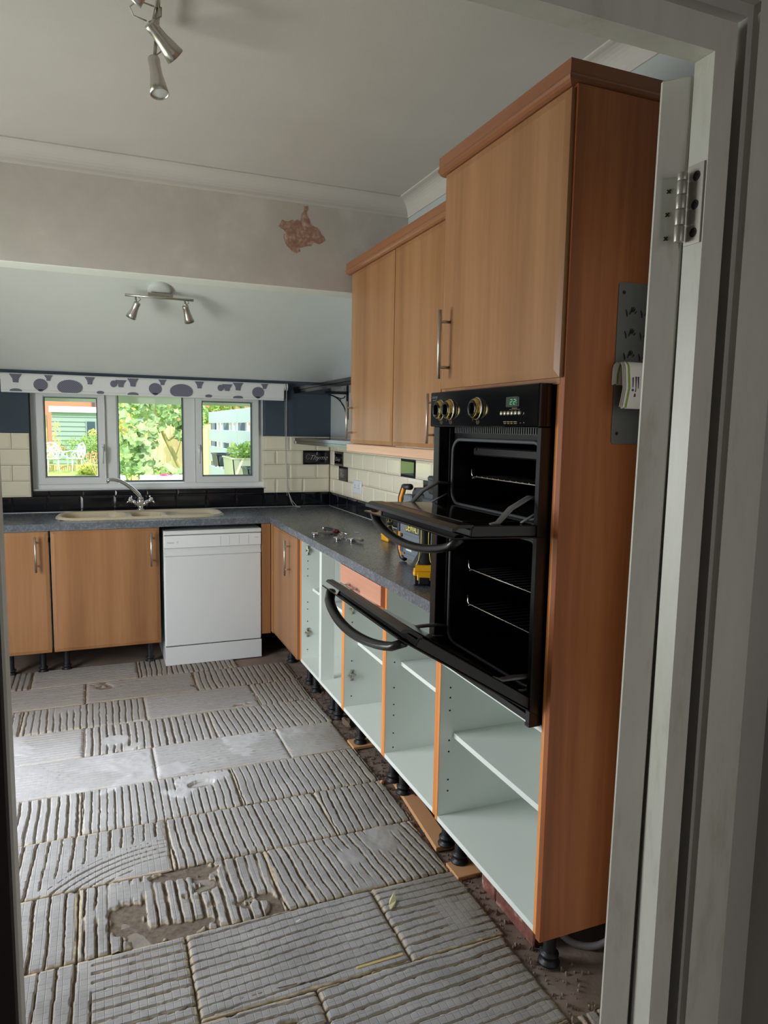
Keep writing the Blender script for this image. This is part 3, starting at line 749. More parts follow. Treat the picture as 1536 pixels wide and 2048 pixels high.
# corner unit with its door still on
t = thing('corner_base_cabinet', (-.30, -.93, 0), 'base unit with a beech door in the inner corner beside the dishwasher', 'cabinet')
carcass(t, Y1, -.62, ZB+.006, HU, rail=False)
d = door_x(t, Y1+.003, -.655, ZB+.006, .869, XF-.001)
bar_handle(d, 'x', (XF-.021, -1.085, .736), .205, .032)
b = MB(); b.box(-.5875, -.567, -.652, -.604, ZB+.0, .872, .001); obj('corner_post', b, 'beech', t)
for y in (-.75, -1.17): leg(t, -.49, y, ZB)
# filler between dishwasher and corner
b = MB(); b.box(-.645, -.589, -.600, -.580, .155, .874, .001); tag(obj('filler_panel', b, 'beech', None, (-.615, -.59, .155)), 'narrow beech filler strip between the dishwasher and the corner unit', 'panel')

ctag = 'open base cabinets with their doors taken off'
# double unit with an inner post
t = thing('open_base_cabinet', (-.30, (Y1+Y2)/2, 0), 'white open base cabinet divided by an upright post, next to the corner door', 'cabinet', ctag)
carcass(t, Y2, Y1, ZB, HU)
b = MB(); b.box(XF+.002, XF+.074, -1.628, -1.594, ZB+.018, HU-.018, .001); obj('divider_post', b, 'melamine', t)
shelf(t, Y2, Y1, .588, -.50)
holes(t, -.53, [.235, .325, .40, .47, .51, .66, .70, .745], Y1-.0181, -1, (-.44, .565))
for z in (.805, .335): mount_plate(t, -.527, Y1-.0185, z)
for y in (-1.30, -1.615, -1.70): leg(t, -.492, y, ZB)
# drawer line unit
t = thing('drawer_base_cabinet', (-.30, (Y2+Y3)/2, 0), 'open base cabinet with a single beech drawer under the worktop', 'cabinet', None)
carcass(t, Y3, Y2, ZB, HU)
dr = obj('drawer_front', (lambda b: (bevel_panel(b, (XF-.001, Y2-.004, .722), (0, -1, 0), (0, 0, 1), (-1, 0, 0), Y2-Y3-.007, .147, .02, .006, .002), b)[1])(MB()), 'drawer_wood_lit', t)
b = MB(); yc, zc = -2.178, .800
b.tube([(XF-.054, yc+.08, zc), (XF-.054, yc-.08, zc)], .0062, 12)
for s_ in (-1, 1): b.tube([(XF-.021, yc+s_*.045, zc), (XF-.054, yc+s_*.045, zc)], .0048, 10)
obj('bar_handle', b, 'brushed_steel', dr)
b = MB(); b.box(XF, -.10, Y3+.03, Y2-.03, .735, .85); obj('drawer_box', b, 'melamine', t)
shelf(t, Y3, Y2, .497, -.502)
holes(t, -.53, [.235, .34, .405, .55, .59, .65], Y2-.0181, -1, (-.43, .62))
for z in (.655, .335): mount_plate(t, -.527, Y2-.0185, z)
for y in (-2.03, -2.43): leg(t, -.492, y, ZB)
# plain open unit
t = thing('open_base_cabinet', (-.30, (Y3+Y4)/2, 0), 'white open base cabinet without a drawer, left of the oven tower', 'cabinet', ctag)
carcass(t, Y4, Y3, ZB, HU)
shelf(t, Y4, Y3, .560, -.502)
holes(t, -.53, [.205, .265, .34, .385, .455, .56, .635, .705], Y3-.0181, -1, (-.41, .545))
for y in (-2.535, -2.92): leg(t, -.492, y, ZB)
# tall oven housing
t = thing('oven_tower_cabinet', (-.30, (Y4+Y5)/2, 0), 'tall beech cabinet housing the double oven, open shelves below', 'cabinet')
for (ya, yb) in ((Y4-.018, Y4), (Y5, Y5+.018)):
    b = MB(); b.box(XF+.001, -.02, ya, yb, ZB-.010, 2.283); sp = obj('side_panel', b, 'melamine', t)
    b = MB(); b.box(XF-.0008, XF+.0012, ya+.0003, yb-.0003, ZB-.010, 2.283); obj('edging_strip', b, 'edging_wood', sp, label='orange wood edging strip')
b = MB(); b.box(XF-.006, -.003, Y5-.0205, Y5-.0005, ZB-.014, 2.272, .001); obj('end_panel', b, 'end_panel_wood', t, label='full height cherry coloured end panel')
for (z0, z1, m_) in ((ZB-.010, ZB+.008, 'melamine'), (.712, .730, 'melamine'), (1.606, 1.622, 'beech'), (2.265, 2.283, 'melamine')):
    b = MB(); b.box(XF, -.02, Y5+.018, Y4-.018, z0, z1); obj('cross_panel', b, m_, t)
b = MB(); b.box(-.075, -.067, Y5+.018, Y4-.018, ZB, 2.27); obj('back_panel', b, 'melamine', t)
b = MB(); b.box(-.515, -.077, Y5+.0185, Y4-.0185, .448, .466, .0006); obj('shelf', b, 'melamine', t)
holes(t, -.53, [.26, .30, .40, .44, .545, .59, .625], Y4-.0181, -1)
d = door_x(t, Y5-.012, Y4+.004, 1.613, 2.264, XF-.001)
bar_handle(d, 'x', (XF-.021, -3.025, 1.745), .208, .034)
b = MB(); b.box(XF-.006, XF-.0005, Y5+.0, Y4-.002, 1.598, 1.613); obj('filler_strip', b, 'beech', t)
def cornice_poly(s=1.0): return [(-.03, 0), (.004, 0), (.012, .001), (.020, .005), (.026, .011), (.029, .018), (.026, .024), (.024, .026), (.024, .060), (-.03, .060)]
b = MB(); b.prism(cornice_poly(), 0, 1, lambda a, c, e: (XF-.004-a, Y4+.034 if e else Y5+.004-a, 2.268+c*.90)); cn = obj('cornice', b, 'cornice_wood', t)
b = MB(); b.prism(cornice_poly(), 0, 1, lambda a, c, e: (-.005 if e else XF-.004-a, Y5+.004-a, 2.268+c*.90)); obj('cornice_return', b, 'cornice_wood_side', t)
for (x, y) in ((-.492, -3.02), (-.47, -3.51)): leg(t, x, y, ZB-.010)

# wall cabinets
WX = -.318
wl_lab = ['wall cabinet with a wide beech door, furthest from the oven', 'wall cabinet with the middle beech door and a long bar handle', 'wall cabinet half hidden behind the oven tower']
for i, (y0, y1, hy) in enumerate(((-1.977, -1.392, -1.432), (-2.470, -1.980, -2.425), (-2.966, -2.474, None))):
    t = thing('wall_cabinet', (-.16, (y0+y1)/2, 1.405), wl_lab[i], 'cabinet', 'beech wall cabinets')
    b = MB(); b.box(WX, -.004, y0, y1, 1.405, 2.292); obj('cabinet_body', b, 'beech' if i == 0 else 'melamine', t)
    d = door_x(t, y0+.0015, y1-.0015, 1.408, 2.290, WX-.001)
    if hy: bar_handle(d, 'x', (WX-.021, hy, 1.528), .200, .032)
b = MB(); b.prism(cornice_poly(), -2.966, -1.353, lambda a, c, e: (WX-.012-a, e, 2.2925+c*.95)); tag(obj('cornice', b, 'cornice_wood', None, (-.34, -2.1, 2.3)), 'beech cornice moulding running along the top of the wall cabinets', 'moulding')
b = MB(); b.box(WX-.022, WX+.016, -2.966, -1.345, 1.360, 1.4035, .004); tag(obj('pelmet', b, 'pelmet_wood', None, (-.33, -2.1, 1.36)), 'pale pink beech pelmet board under the wall cabinets', 'moulding')
# black corner shelves and their bracket
def board_shelf(z, lab):
    b = MB(); pl = [(-.004, -.002), (-.004, -1.389), (-.292, -1.389), (-.292, -.03), (-.285, -.002)]
    b.prism(pl, z+.0225, z+.043, lambda a, c, e: (a, c, e)); b.prism([(x*1.0+(.006 if x < -.1 else 0), y) for x, y in pl], z, z+.0205, lambda a, c, e: (a, c, e))
    tag(obj('corner_shelf', b, 'black_gloss', None, (-.15, -.7, z)), lab, 'shelf')
board_shelf(1.370, 'lower glossy black shelf in the corner just above the cream tiles')
board_shelf(1.726, 'upper glossy black shelf in the corner, carried by an iron bracket')
b = MB(); y = -.39
b.box(-.012, -.002, y-.009, y+.009, 1.545, 1.725); b.box(-.165, -.002, y-.009, y+.009, 1.715, 1.7255)
b.tube([(-.15+.14*math.sin(a), y, 1.71-.165*(1-math.cos(a))) for a in [i/10*math.pi/2 for i in range(11)]], .0045, 6)
b.tube([(-.11+.085*math.sin(a)*1.0, y, 1.705+.0-.018*math.sin(a*2)) for a in [i/8*math.pi/2 for i in range(9)]], .0035, 6)
b.tube([(-.030-.028*math.sin(a), y, 1.66+.055*a/1.57-.03) for a in [i/8*math.pi/2 for i in range(9)]], .0035, 6)
tag(obj('shelf_bracket', b, 'black_metal', None, (0, y, 1.6)), 'scrolled black iron bracket on the wall under the upper shelf', 'bracket')

# back run
def back_unit(x0, x1, lab, hx):
    t = thing('base_cabinet', ((x0+x1)/2, -.3, 0), lab, 'cabinet')
    b = MB()
    for (xa, xb_) in ((x0, x0+.018), (x1-.018, x1)): b.box(xa, xb_, -.563, -.03, .155, .80)
    b.box(x0, x1, -.563, -.03, .155, .173); obj('cabinet_body', b, 'melamine', t)
    b = MB(); b.box(x0, x1, -.562, -.55, .83, HU-.002); obj('top_rail', b, 'melamine', t)
    d = door_y(t, x0+.002, x1-.002, .155, .869, -.564); bar_handle(d, 'y', (hx, -.585, .742), .205, .032)
    for x in (x0+.06, x1-.06):
        leg(t, x, -.45, .155)
back_unit(-2.17, -1.878, 'narrow beech base unit at the left end of the sink run', -1.945)
back_unit(-1.869, -1.268, 'wide beech base unit under the sink', -1.318)

# worktop, cut out for the sink
SX0, SX1, SY0, SY1 = -1.822, -.872, -.470, -.105
b = MB()
fw = lambda a, c, e: (a, c, e)
WE = -.600; WR = -.592
b.prism([(-2.24, WE), (SX0, WE), (SX0, -.003), (-2.24, -.003)], HU, H, fw)
b.prism([(SX0, WE), (SX1, WE), (SX1, SY0), (SX0, SY0)], HU, H, fw)
b.prism([(SX0, SY1), (SX1, SY1), (SX1, -.003), (SX0, -.003)], HU, H, fw)
b.prism([(SX1, WE), (WR, WE), (-.003, -.003), (SX1, -.003)], HU, H, fw)
b.prism([(WR-.0, WE), (WR, Y4+.002), (-.003, Y4+.002), (-.003, -.003)], HU, H, fw)
wt = tag(obj('worktop', b, 'worktop', None, (-.3, -.3, HU)), 'dark grey speckled laminate worktop running round the corner', 'worktop')
b = MB(); b.tube([(-.5905, -.6015, H+.0002), (-.012, -.012, H+.0002)], .0011, 4); obj('mitre_joint', b, 'radio_grey', wt)
b = MB(); b.box(WR-.0015, WR+.02, Y4-.0, Y4+.014, HU-.002, H+.001); obj('end_strip', b, 'black_metal', wt)
b = MB(); b.tube([(-.0105, -.015, H+.001), (-.0105, Y4+.01, H+.001)], .0028, 6); b.tube([(-2.2, -.0105, H+.001), (-.015, -.0105, H+.001)], .0028, 6); obj('sealant_line', b, 'upvc', wt)

# sink: one pressed piece, rim, bowl, half bowl and drainer
def rrect(X, Y, x0, x1, y0, y1, r):
    cx, cy = (x0+x1)/2, (y0+y1)/2; qx = np.abs(X-cx)-((x1-x0)/2-r); qy = np.abs(Y-cy)-((y1-y0)/2-r)
    return np.hypot(np.maximum(qx, 0), np.maximum(qy, 0))+np.minimum(np.maximum(qx, qy), 0)-r
ox0, ox1, oy0, oy1 = -1.850, -.842, -.497, -.078
nu, nv = 150, 64
U, V = np.meshgrid(np.linspace(-1, 1, nu), np.linspace(-1, 1, nv))
X = (ox0+ox1)/2+U*(ox1-ox0)/2; Y = (oy0+oy1)/2+V*(oy1-oy0)/2
r0 = .16; qx = np.maximum(np.abs(X-(ox0+ox1)/2)-((ox1-ox0)/2-r0), 0); qy = np.maximum(np.abs(Y-(oy0+oy1)/2)-((oy1-oy0)/2-r0), 0)
dq = np.hypot(qx, qy); k_ = np.where(dq > r0, r0/np.maximum(dq, 1e-6), 1.0)
X = (ox0+ox1)/2+np.sign(X-(ox0+ox1)/2)*(np.minimum(np.abs(X-(ox0+ox1)/2), (ox1-ox0)/2-r0)+qx*k_)
Y = (oy0+oy1)/2+np.sign(Y-(oy0+oy1)/2)*(np.minimum(np.abs(Y-(oy0+oy1)/2), (oy1-oy0)/2-r0)+qy*k_)
rim = rrect(X, Y, ox0, ox1, oy0, oy1, r0)
Z = H+.0005+.013*sstep(0, -.016, rim)
ins = rrect(X, Y, ox0+.030, ox1-.028, oy0+.028, oy1-.055, .12); Z -= .006*sstep(0, -.012, ins)
for (x0, x1, y0, y1, r, dep) in ((-1.808, -1.452, -.455, -.140, .10, .155), (-1.412, -1.232, -.445, -.165, .075, .10), (-1.205, -.885, -.452, -.150, .10, .018)):
    sdq = rrect(X, Y, x0, x1, y0, y1, r); Z -= dep*sstep(.004, -.026, sdq)
rib = rrect(X, Y, -1.16, -.93, -.42, -.18, .03); Z += .0025*sstep(0, -.02, rib)*(np.cos(Y*2*math.pi/.034)*.5+.5)
b = MB(); b.grid(X, Y, Z); tag(obj('sink', b, 'sink_composite', None, (-1.35, -.29, H)), 'cream composite sink with one and a half bowls and a drainer', 'sink')
# mixer tap
tx, ty = -1.345, -.108; zt_ = H+.0135
t = thing('mixer_tap', (tx, ty, zt_), 'chrome mixer tap with swan neck spout behind the sink', 'tap')
b = MB(); b.lathe([(0, 0), (.026, 0), (.026, .006), (.016, .010), (.018, .03), (.024, .05), (.020, .075), (.013, .085), (0, .085)], (tx, ty, zt_), (0, 0, 1), 18)
for s_ in (-1, 1): b.tube([(tx, ty, zt_+.022), (tx+s_*.040, ty, zt_+.052), (tx+s_*.052, ty, zt_+.058)], [.013, .013, .010], 12)
obj('tap_body', b, 'chrome', t)
b = MB(); pts = []
for i in range(13):
    q = i/12; pts.append((tx+.004-.196*q, ty-.06*q, zt_+.078+.128*math.sin(min(1, q*1.08)*math.pi/2)**.9))
pts.append((pts[-1][0]-.010, pts[-1][1]-.003, pts[-1][2]-.014))
b.tube(pts, [.0145-.0035*min(1, i/10) for i in range(14)], 12); obj('spout', b, 'chrome', t)
for s_ in (-1, 1):
    b = MB(); c = Vector((tx+s_*.060, ty, zt_+.062)); ax = Vector((s_*.8, -.1, .55)).normalized(); u = ax.orthogonal().normalized(); w = ax.cross(u)
    b.lathe([(0, -.012), (.012, -.012), (.014, 0), (.013, .012), (.009, .020), (0, .022)], c, ax, 14)
    for a in range(4):
        q = u*math.cos(a*math.pi/2+.5)+w*math.sin(a*math.pi/2+.5); b.tube([c+ax*.010+q*.006, c+ax*.012+q*.020, c+ax*.013+q*.030], [.0045, .0055, .0065], 10)
    obj('tap_handle', b, 'chrome', t)

# dishwasher
X0, X1, YD = -1.246, -.648, -.603
t = thing('dishwasher', ((X0+X1)/2, -.3, 0), 'white freestanding dishwasher under the sink run worktop', 'dishwasher')
b = MB(); b.box(X0, X1, YD+.022, -.03, .002, .822, .003); obj('dishwasher_body', b, 'white_enamel', t)
b = MB(); b.box(X0, X1, YD, -.03, .822, .848, .004); obj('lid', b, 'white_enamel', t)
b = MB(); b.box(X0+.003, X1-.003, YD+.002, YD+.022, .128, .690, .004); dd_ = obj('door', b, 'white_enamel', t)
b = MB(); b.box(X0+.003, X1-.003, YD+.002, YD+.022, .742, .818, .002); cp = obj('control_panel', b, 'panel_white', t)
b = MB(); b.prism([(YD+.002, .742), (YD+.016, .738), (YD+.020, .715), (YD+.004, .692), (YD+.022, .692), (YD+.022, .742)], X0+.003, X1-.003, lambda a, c, e: (e, a, c)); obj('grip_recess', b, 'white_enamel', t)
b = MB(); b.box(X0, X1, YD+.004, YD+.03, .004, .122, .002); obj('plinth', b, 'white_enamel', t)
for (za, zb_) in ((.8165, .8225), (.122, .128)):
    b = MB(); b.box(X0+.004, X1-.004, YD+.012, YD+.024, za, zb_); obj('shadow_gap', b, 'seam', t)
b = text_mb('Hisense', .0125, lambda x, y, z: (X0+.020+x, YD+.0016-z*.3, .772+y)); obj('printed_logo', b, 'logo_grey', cp)
b = MB(); b.tube([(X0+.077, YD+.0016, .782), (X0+.086, YD+.0016, .782), (X0+.0815, YD+.0016, .771)], .0006, 4, closed=True)
for x in (.34, .395, .455, .515): b.box(X0+x, X0+x+.0008, YD+.0014, YD+.003, .750, .808)
b.box(X1-.043, X1-.023, YD+.0014, YD+.003, .7885, .7900)
obj('printed_marks', b, 'logo_grey', cp, kind='stuff')

# ------------------------------------------------------------------ double oven
OY0, OY1 = -3.556, -2.958; OX = -.600                               # near side, far side, front of its trim
t = thing('double_oven', (-.30, -3.257, .731), 'black built-in double oven with both drop-down doors hanging open', 'oven')
PX = -.552                                                          # recessed face round the cavities
b = MB(); b.box(PX+.02, -.09, OY0+.02, OY1-.02, .733, 1.600); 
# shell open at the front: replace by five walls
b = MB()
b.box(PX, -.09, OY0+.004, OY0+.02, .733, 1.6); b.box(PX, -.09, OY1-.02, OY1-.004, .733, 1.6); b.box(PX, -.09, OY0+.02, OY1-.02, 1.585, 1.6); b.box(PX, -.09, OY0+.02, OY1-.02, .733, .745); b.box(-.10, -.09, OY0+.02, OY1-.02, .745, 1.585)
obj('oven_casing', b, 'black_metal', t)
for (ya, yb) in ((OY0, OY0+.020), (OY1-.040, OY1)):
    b = MB(); b.box(OX, PX+.004, ya, yb, .733, 1.494, .002); obj('side_trim', b, 'black_enamel', t)
for y in (OY1-.047, ):
    b = MB(); b.box(PX-.016, PX, y-.003, y+.003, .745, 1.49, .001); obj('chassis_rail', b, 'cavity_enamel', t)
b = MB(); b.box(OX-.001, PX+.004, OY0, OY0+.02, .727, .735); b.box(PX-.03, PX, OY0+.02, OY1-.02, .727, .745); obj('bottom_trim', b, 'black_enamel', t)
# control panel
b = MB(); b.box(OX-.012, PX, OY0, OY1+.004, 1.494, 1.601, .0025); cp = obj('control_panel', b, 'black_gloss', t); CX = OX-.0125
for y in (-3.030, -3.092, -3.257):
    b = MB(); o = (CX, y, 1.545)
    b.lathe([(.0290, 0), (.0305, .004), (.0290, .010), (.0255, .0165), (.0240, .017)], o, (-1, 0, 0), 28); kn = obj('knob_bezel', b, 'brass', cp)
    b = MB(); b.lathe([(.0244, .0150), (.0244, .0180), (.021, .0200), (.008, .0165), (0, .0155)], o, (-1, 0, 0), 24); b.box(CX-.026, CX-.015, y-.003, y+.003, 1.530, 1.560, .0015); obj('knob_cap', b, 'black_gloss', kn)
    b = MB(); b.lathe([(.0315, 0), (.0325, .003), (.030, .006), (.0285, .005)], o, (-1, 0, 0), 28); obj('knob_ring', b, 'wire_chrome', kn)
b = MB()
def ring(y, z, r): b.tube([(CX-.0004, y+r*1.35*math.cos(a), z+r*math.sin(a)) for a in [i/16*2*math.pi for i in range(16)]], .0006, 4, closed=True)
for y in (-3.035, -3.097, -3.262):
    ring(y, 1.508, .0060); b.box(CX-.0006, CX+.001, y-.004, y+.004, 1.5085, 1.5092); b.box(CX-.0006, CX+.001, y-.003, y+.003, 1.5063, 1.507)
for y in (-3.066, -3.232): b.box(CX-.0006, CX+.001, y-.002, y+.002, 1.511, 1.5114); b.box(CX-.0006, CX+.001, y-.002, y+.002, 1.516, 1.5164); b.box(CX-.0006, CX+.001, y-.0022, y-.0018, 1.511, 1.5164)
for y, w in ((-3.405, .014), (-3.422, .012), (-3.437, .012), (-3.455, .016)): b.box(CX-.0006, CX+.001, y-w/2, y+w/2, 1.5065, 1.5082); b.box(CX-.0006, CX+.001, y-w/2, y+w*.3, 1.5022, 1.5037)
b.box(CX-.0006, CX+.001, -3.482, -3.478, 1.5035, 1.505); b.box(CX-.0006, CX+.001, -3.497, -3.494, 1.504, 1.506)
b.box(CX-.0006, CX+.001, -3.475, -3.425, 1.5385, 1.5391); b.box(CX-.0006, CX+.001, -3.462, -3.438, 1.5415, 1.5428)
obj('printed_marks', b, 'print_gold', cp, kind='stuff')
b = text_mb('envoy', .0150, lambda x, y, z: (CX-.0004-z*.3, -2.966-x, 1.5815+y), spacing=1.05); b.box(CX-.0004, CX+.001, -2.995, -2.970, 1.5755, 1.5768); obj('printed_logo', b, 'print_grey', cp)
b = MB(); b.box(CX-.0015, CX+.002, -3.466, -3.408, 1.545, 1.572, .003); ds = obj('clock_display', b, 'display', cp)
def seg7(b, y, z, w, h, on):
    S7 = {'a': ((0, h), (w, h)), 'g': ((0, h/2), (w, h/2)), 'd': ((0, 0), (w, 0)), 'b': ((w, h/2), (w, h)), 'c': ((w, 0), (w, h/2)), 'f': ((0, h/2), (0, h)), 'e': ((0, 0), (0, h/2))}
    for s_ in on:
        (u0, v0), (u1, v1) = S7[s_]; b.tube([(CX-.0022, y-u0-v0*.12, z+v0), (CX-.0022, y-u1-v1*.12, z+v1)], .0009, 4)
b = MB(); seg7(b, -3.431, 1.5520, .0085, .0125, 'abged'); seg7(b, -3.447, 1.5520, .0085, .0125, 'abged'); b.lathe([(0, .001), (.0009, .001), (.0009, 0)], (CX-.0016, -3.460, 1.556), (-1, 0, 0), 6); b.lathe([(0, .001), (.0009, .001), (.0009, 0)], (CX-.0016, -3.460, 1.561), (-1, 0, 0), 6); obj('clock_digits', b, 'display_digit', ds)
for i in range(6):
    b = MB(); b.lathe([(.0060, 0), (.0060, .004), (.0048, .006), (0, .0058)], (CX, -3.392-i*.0172, 1.5295), (-1, 0, 0), 14); obj('button', b, 'wire_chrome', cp)
# vent grille below the panel
b = MB(); b.box(PX-.004, PX, OY0+.022, OY1-.06, 1.474, 1.4935)
gv = obj('vent_backing', b, 'cavity_enamel', t); b = MB(); n_ = 46
for i in range(n_):
    y = OY0+.030+(OY1-OY0-.10)*i/(n_-1); b.box(PX-.0075, PX-.003, y-.0022, y+.0022, 1.476, 1.492)
o = obj('vent_slats', b, 'seal', gv, kind='stuff')
# front plate with two rounded openings, cavities, racks
def rr2(y0, y1, z0, z1, r, n=6):
    pts = []
    for (cy, cz, a0) in ((y1-r, z1-r, 0), (y0+r, z1-r, 90), (y0+r, z0+r, 180), (y1-r, z0+r, 270)):
        for i in range(n+1): a = R(a0+90*i/n); pts.append((cy+r*math.cos(a), cz+r*math.sin(a)))
    return pts
CY0, CY1 = -3.506, -3.010
def face_plate(z0, z1, hz0, hz1):
    outer = [(OY1-.02, z1), (OY0+.02, z1), (OY0+.02, z0), (OY1-.02, z0)]; inn = rr2(CY0, CY1, hz0, hz1, .045)
    b = MB(); n = len(inn)//4; V = [(PX, y, z) for y, z in outer]+[(PX, y, z) for y, z in inn]; F = []
    for q in range(4):
        for i in range(n-1): F.append((q, 4+q*n+i, 4+q*n+i+1))
        F.append((q, 4+q*n+n-1, 4+((q+1) % 4)*n, (q+1) % 4))
    b._add(V, F)
    fo = obj('front_plate', b, 'black_enamel', t)
    b = MB(); b.tube([(PX-.004, y, z) for y, z in inn], .0055, 8, closed=True); obj('door_seal', b, 'seal', fo)
    b = MB(); m_ = len(inn); D = -.13
    b._add([(PX, y, z) for y, z in inn]+[(D, y, z) for y, z in inn], [(i, m_+i, m_+(i+1) % m_, (i+1) % m_) for i in range(m_)]+[tuple(range(m_, 2*m_))]); obj('cavity', b, 'cavity_enamel', fo)
face_plate(1.225, 1.475, 1.252, 1.455)
face_plate(.745, 1.225, .800, 1.200)
b = MB(); b.box(-.50, -.14, CY0+.03, CY1-.03, 1.405, 1.432, .004)
for y in (CY0+.05, CY1-.05): b.lathe([(0, .004), (.004, .004), (.004, 0)], (-.50, y, 1.425), (-1, 0, 0), 8)
obj('grill_shield', b, 'black_metal', t)
for z in (1.338, 1.040, .925):
    b = MB(); xr = -.505
    b.tube([(xr, CY1-.035, z+.028), (xr, CY1-.036, z+.008), (xr, CY1-.044, z), (xr, CY0+.044, z), (xr, CY0+.036, z+.008), (xr, CY0+.035, z+.028)], .0028, 8)
    b.cur = 1; b.tube([(xr+.34, CY1-.03, z), (xr+.34, CY0+.03, z)], .0024, 6); b.cur = 0
    for i in range(12):
        y = CY1-.07-(CY1-CY0-.14)*i/11; b.cur = 0; b.tube([(xr-.003, y, z+.003), (xr+.006, y, z+.003)], .0017, 6); b.cur = 1; b.tube([(xr+.006, y, z+.003), (xr+.345, y, z+.003)], .0016, 6)
    for y in (CY1-.046, CY0+.046): b.cur = 0; b.tube([(xr-.004, y, z-.004), (xr+.03, y, z-.004)], .0022, 6); b.cur = 1; b.tube([(xr+.03, y, z-.004), (xr+.345, y, z-.004)], .0022, 6)
    obj('wire_rack', b, ['wire_chrome', 'wire_shaded'], t)
# the two doors: built shut in (u,v) then swung about the hinge line
def oven_door(zh, length, ang, lab):
    """ang: angle of the door above horizontal; u runs from the hinge outwards, n is the inner (upper) side"""
    hx = PX-.012; c, s_ = math.cos(R(ang)), math.sin(R(ang))
    f = lambda u, n, y: (hx-u*c+n*s_*1.0, y, zh+u*s_+n*c)
    def bx(b, u0, u1, n0, n1, y0, y1, bev=0):
        m_ = Matrix(((-c, 0, s_, hx), (0, 1, 0, 0), (s_, 0, c, zh), (0, 0, 0, 1))); b.box(u0, u1, y0, y1, n0, n1, bev, m_)
    Lh = length; y0, y1 = OY0+.004, OY1-.006
    b = MB(); bx(b, 0, Lh, -.022, -.018, y0-.004, y1+.004, .0015); dr = obj('door', b, 'black_gloss', t, label=lab)     # outer glass
    b = MB(); bx(b, .006, Lh-.055, -.018, .010, y0+.002, y0+.012, .002); bx(b, .006, Lh-.055, -.018, .010, y1-.012, y1-.002, .002); bx(b, .004, .02, -.018, .010, y0+.004, y1-.004, .002)
    b.prism([(Lh-.060, .012), (Lh-.020, .012), (Lh-.004, .004), (Lh-.002, -.004), (Lh-.010, -.004), (Lh-.022, .004), (Lh-.060, .004)], y0+.002, y1-.002, lambda a, cc, e: f(a, cc, e))
    obj('door_frame', b, 'black_enamel', dr)
    b = MB(); bx(b, .016, Lh-.058, -.016, -.002, y0+.012, y1-.012); obj('door_core', b, 'cavity_enamel', dr)
    b = MB(); bx(b, .045, Lh-.060, .010, .014, y0+.060, y1-.060, .002); bx(b, .016, Lh-.058, .004, .010, y0+.010, y1-.010, .001); obj('inner_glass', b, 'smoked_glass', dr)
    b = MB()
    pts = []
    for i in range(17):
        q = i/16; yy = y1-.012-(y1-y0-.024)*q; bow = math.sin(q*math.pi)**.55
        pts.append(f(Lh-.030+.010*bow, -.022-.058*bow, yy))
    b.tube(pts, [.0155]*17, 10, flat=.72)
    for q in (0, 16):
        pass
    obj('door_handle', b, 'black_metal', dr, label='bowed dark metal door handle')
    for yy in (y0+.035, y1-.035):
        b = MB(); top = (PX+.004, yy, zh+.072)
        e = f(.128, .012, yy); mid = ((top[0]*.62+e[0]*.38), yy, top[2]+.006); mid2 = ((top[0]*.25+e[0]*.75), yy, (top[2]*.55+e[2]*.45)+.004)
        b.tube([top, mid, mid2, e, f(.150, .010, yy)], [.011, .013, .013, .012, .006], 8, flat=.4)
        e2 = f(.060, .012, yy-.012*0); b.tube([(PX, yy, zh+.038), (PX-.020, yy, zh+.040), e2], [.004, .0055, .0055], 8, flat=.5)
        obj('hinge_arm', b, 'steel_plate', dr)
    return dr
oven_door(1.240, .274, 1.6, 'upper oven door, dropped level')
oven_door(.772, .468, 31.5, 'lower oven door, hanging half open')
b = MB(); b.box(PX-.030, PX, OY0+.02, OY1-.02, 1.205, 1.226, .003); obj('divider_rail', b, 'seal', t)
# ------------------------------------------------------------------ fittings and loose things
# roller blind
t = thing('roller_blind', (-1.24, -.05, 1.69), 'rolled up white blind printed with grey hot air balloons over the window', 'blind')
BX0, BX1, BY = -2.145, -.362, -.058
b = MB(); b.lathe([(0, 0), (.019, 0), (.019, BX1-BX0), (0, BX1-BX0)], (BX0, -.036, 1.772), (1, 0, 0), 16); obj('roller', b, 'blind_fabric', t)
b = MB(); n = 10; pr = [(-.036-.0205*math.sin(a), 1.772+.0205*math.cos(a)) for a in [i/n*math.pi/2 for i in range(n+1)]]+[(-.0565, 1.70), (-.0565, 1.683)]
b._add([(x, y, z) for x in (BX0+.004, BX1-.004) for y, z in pr], [(i, i+1, len(pr)+i+1, len(pr)+i) for i in range(len(pr)-1)], True)
b.box(BX0+.004, BX1-.004, -.0600, -.0520, 1.672, 1.690, .003); fb_ = obj('fabric', b, 'blind_fabric', t)
sc = .001155
def PX_(cx): return BX0+.006+(cx-10)*sc
def bz(q): return 1.787-q*.00108
def flat(poly):
    b = MB(); b.prism([(x, max(1.679, min(1.785, z))) for x, z in poly], -.0612, -.0566, lambda a, c, e: (a, e, c)); obj('balloon_print', b, 'blind_print', fb_)
def ell(cx, cy, rx, ry, n=20): flat([(PX_(cx)+rx*sc*math.cos(2*math.pi*i/n), bz(cy)+ry*.00108*math.sin(2*math.pi*i/n)) for i in range(n)])
def basket(cx, w, q0, q1): flat([(PX_(cx-w), bz(q0)), (PX_(cx+w), bz(q0)), (PX_(cx+w*.5), bz(q0+(q1-q0)*.55)), (PX_(cx+w*.42), bz(q1)), (PX_(cx-w*.42), bz(q1)), (PX_(cx-w*.5), bz(q0+(q1-q0)*.55))])
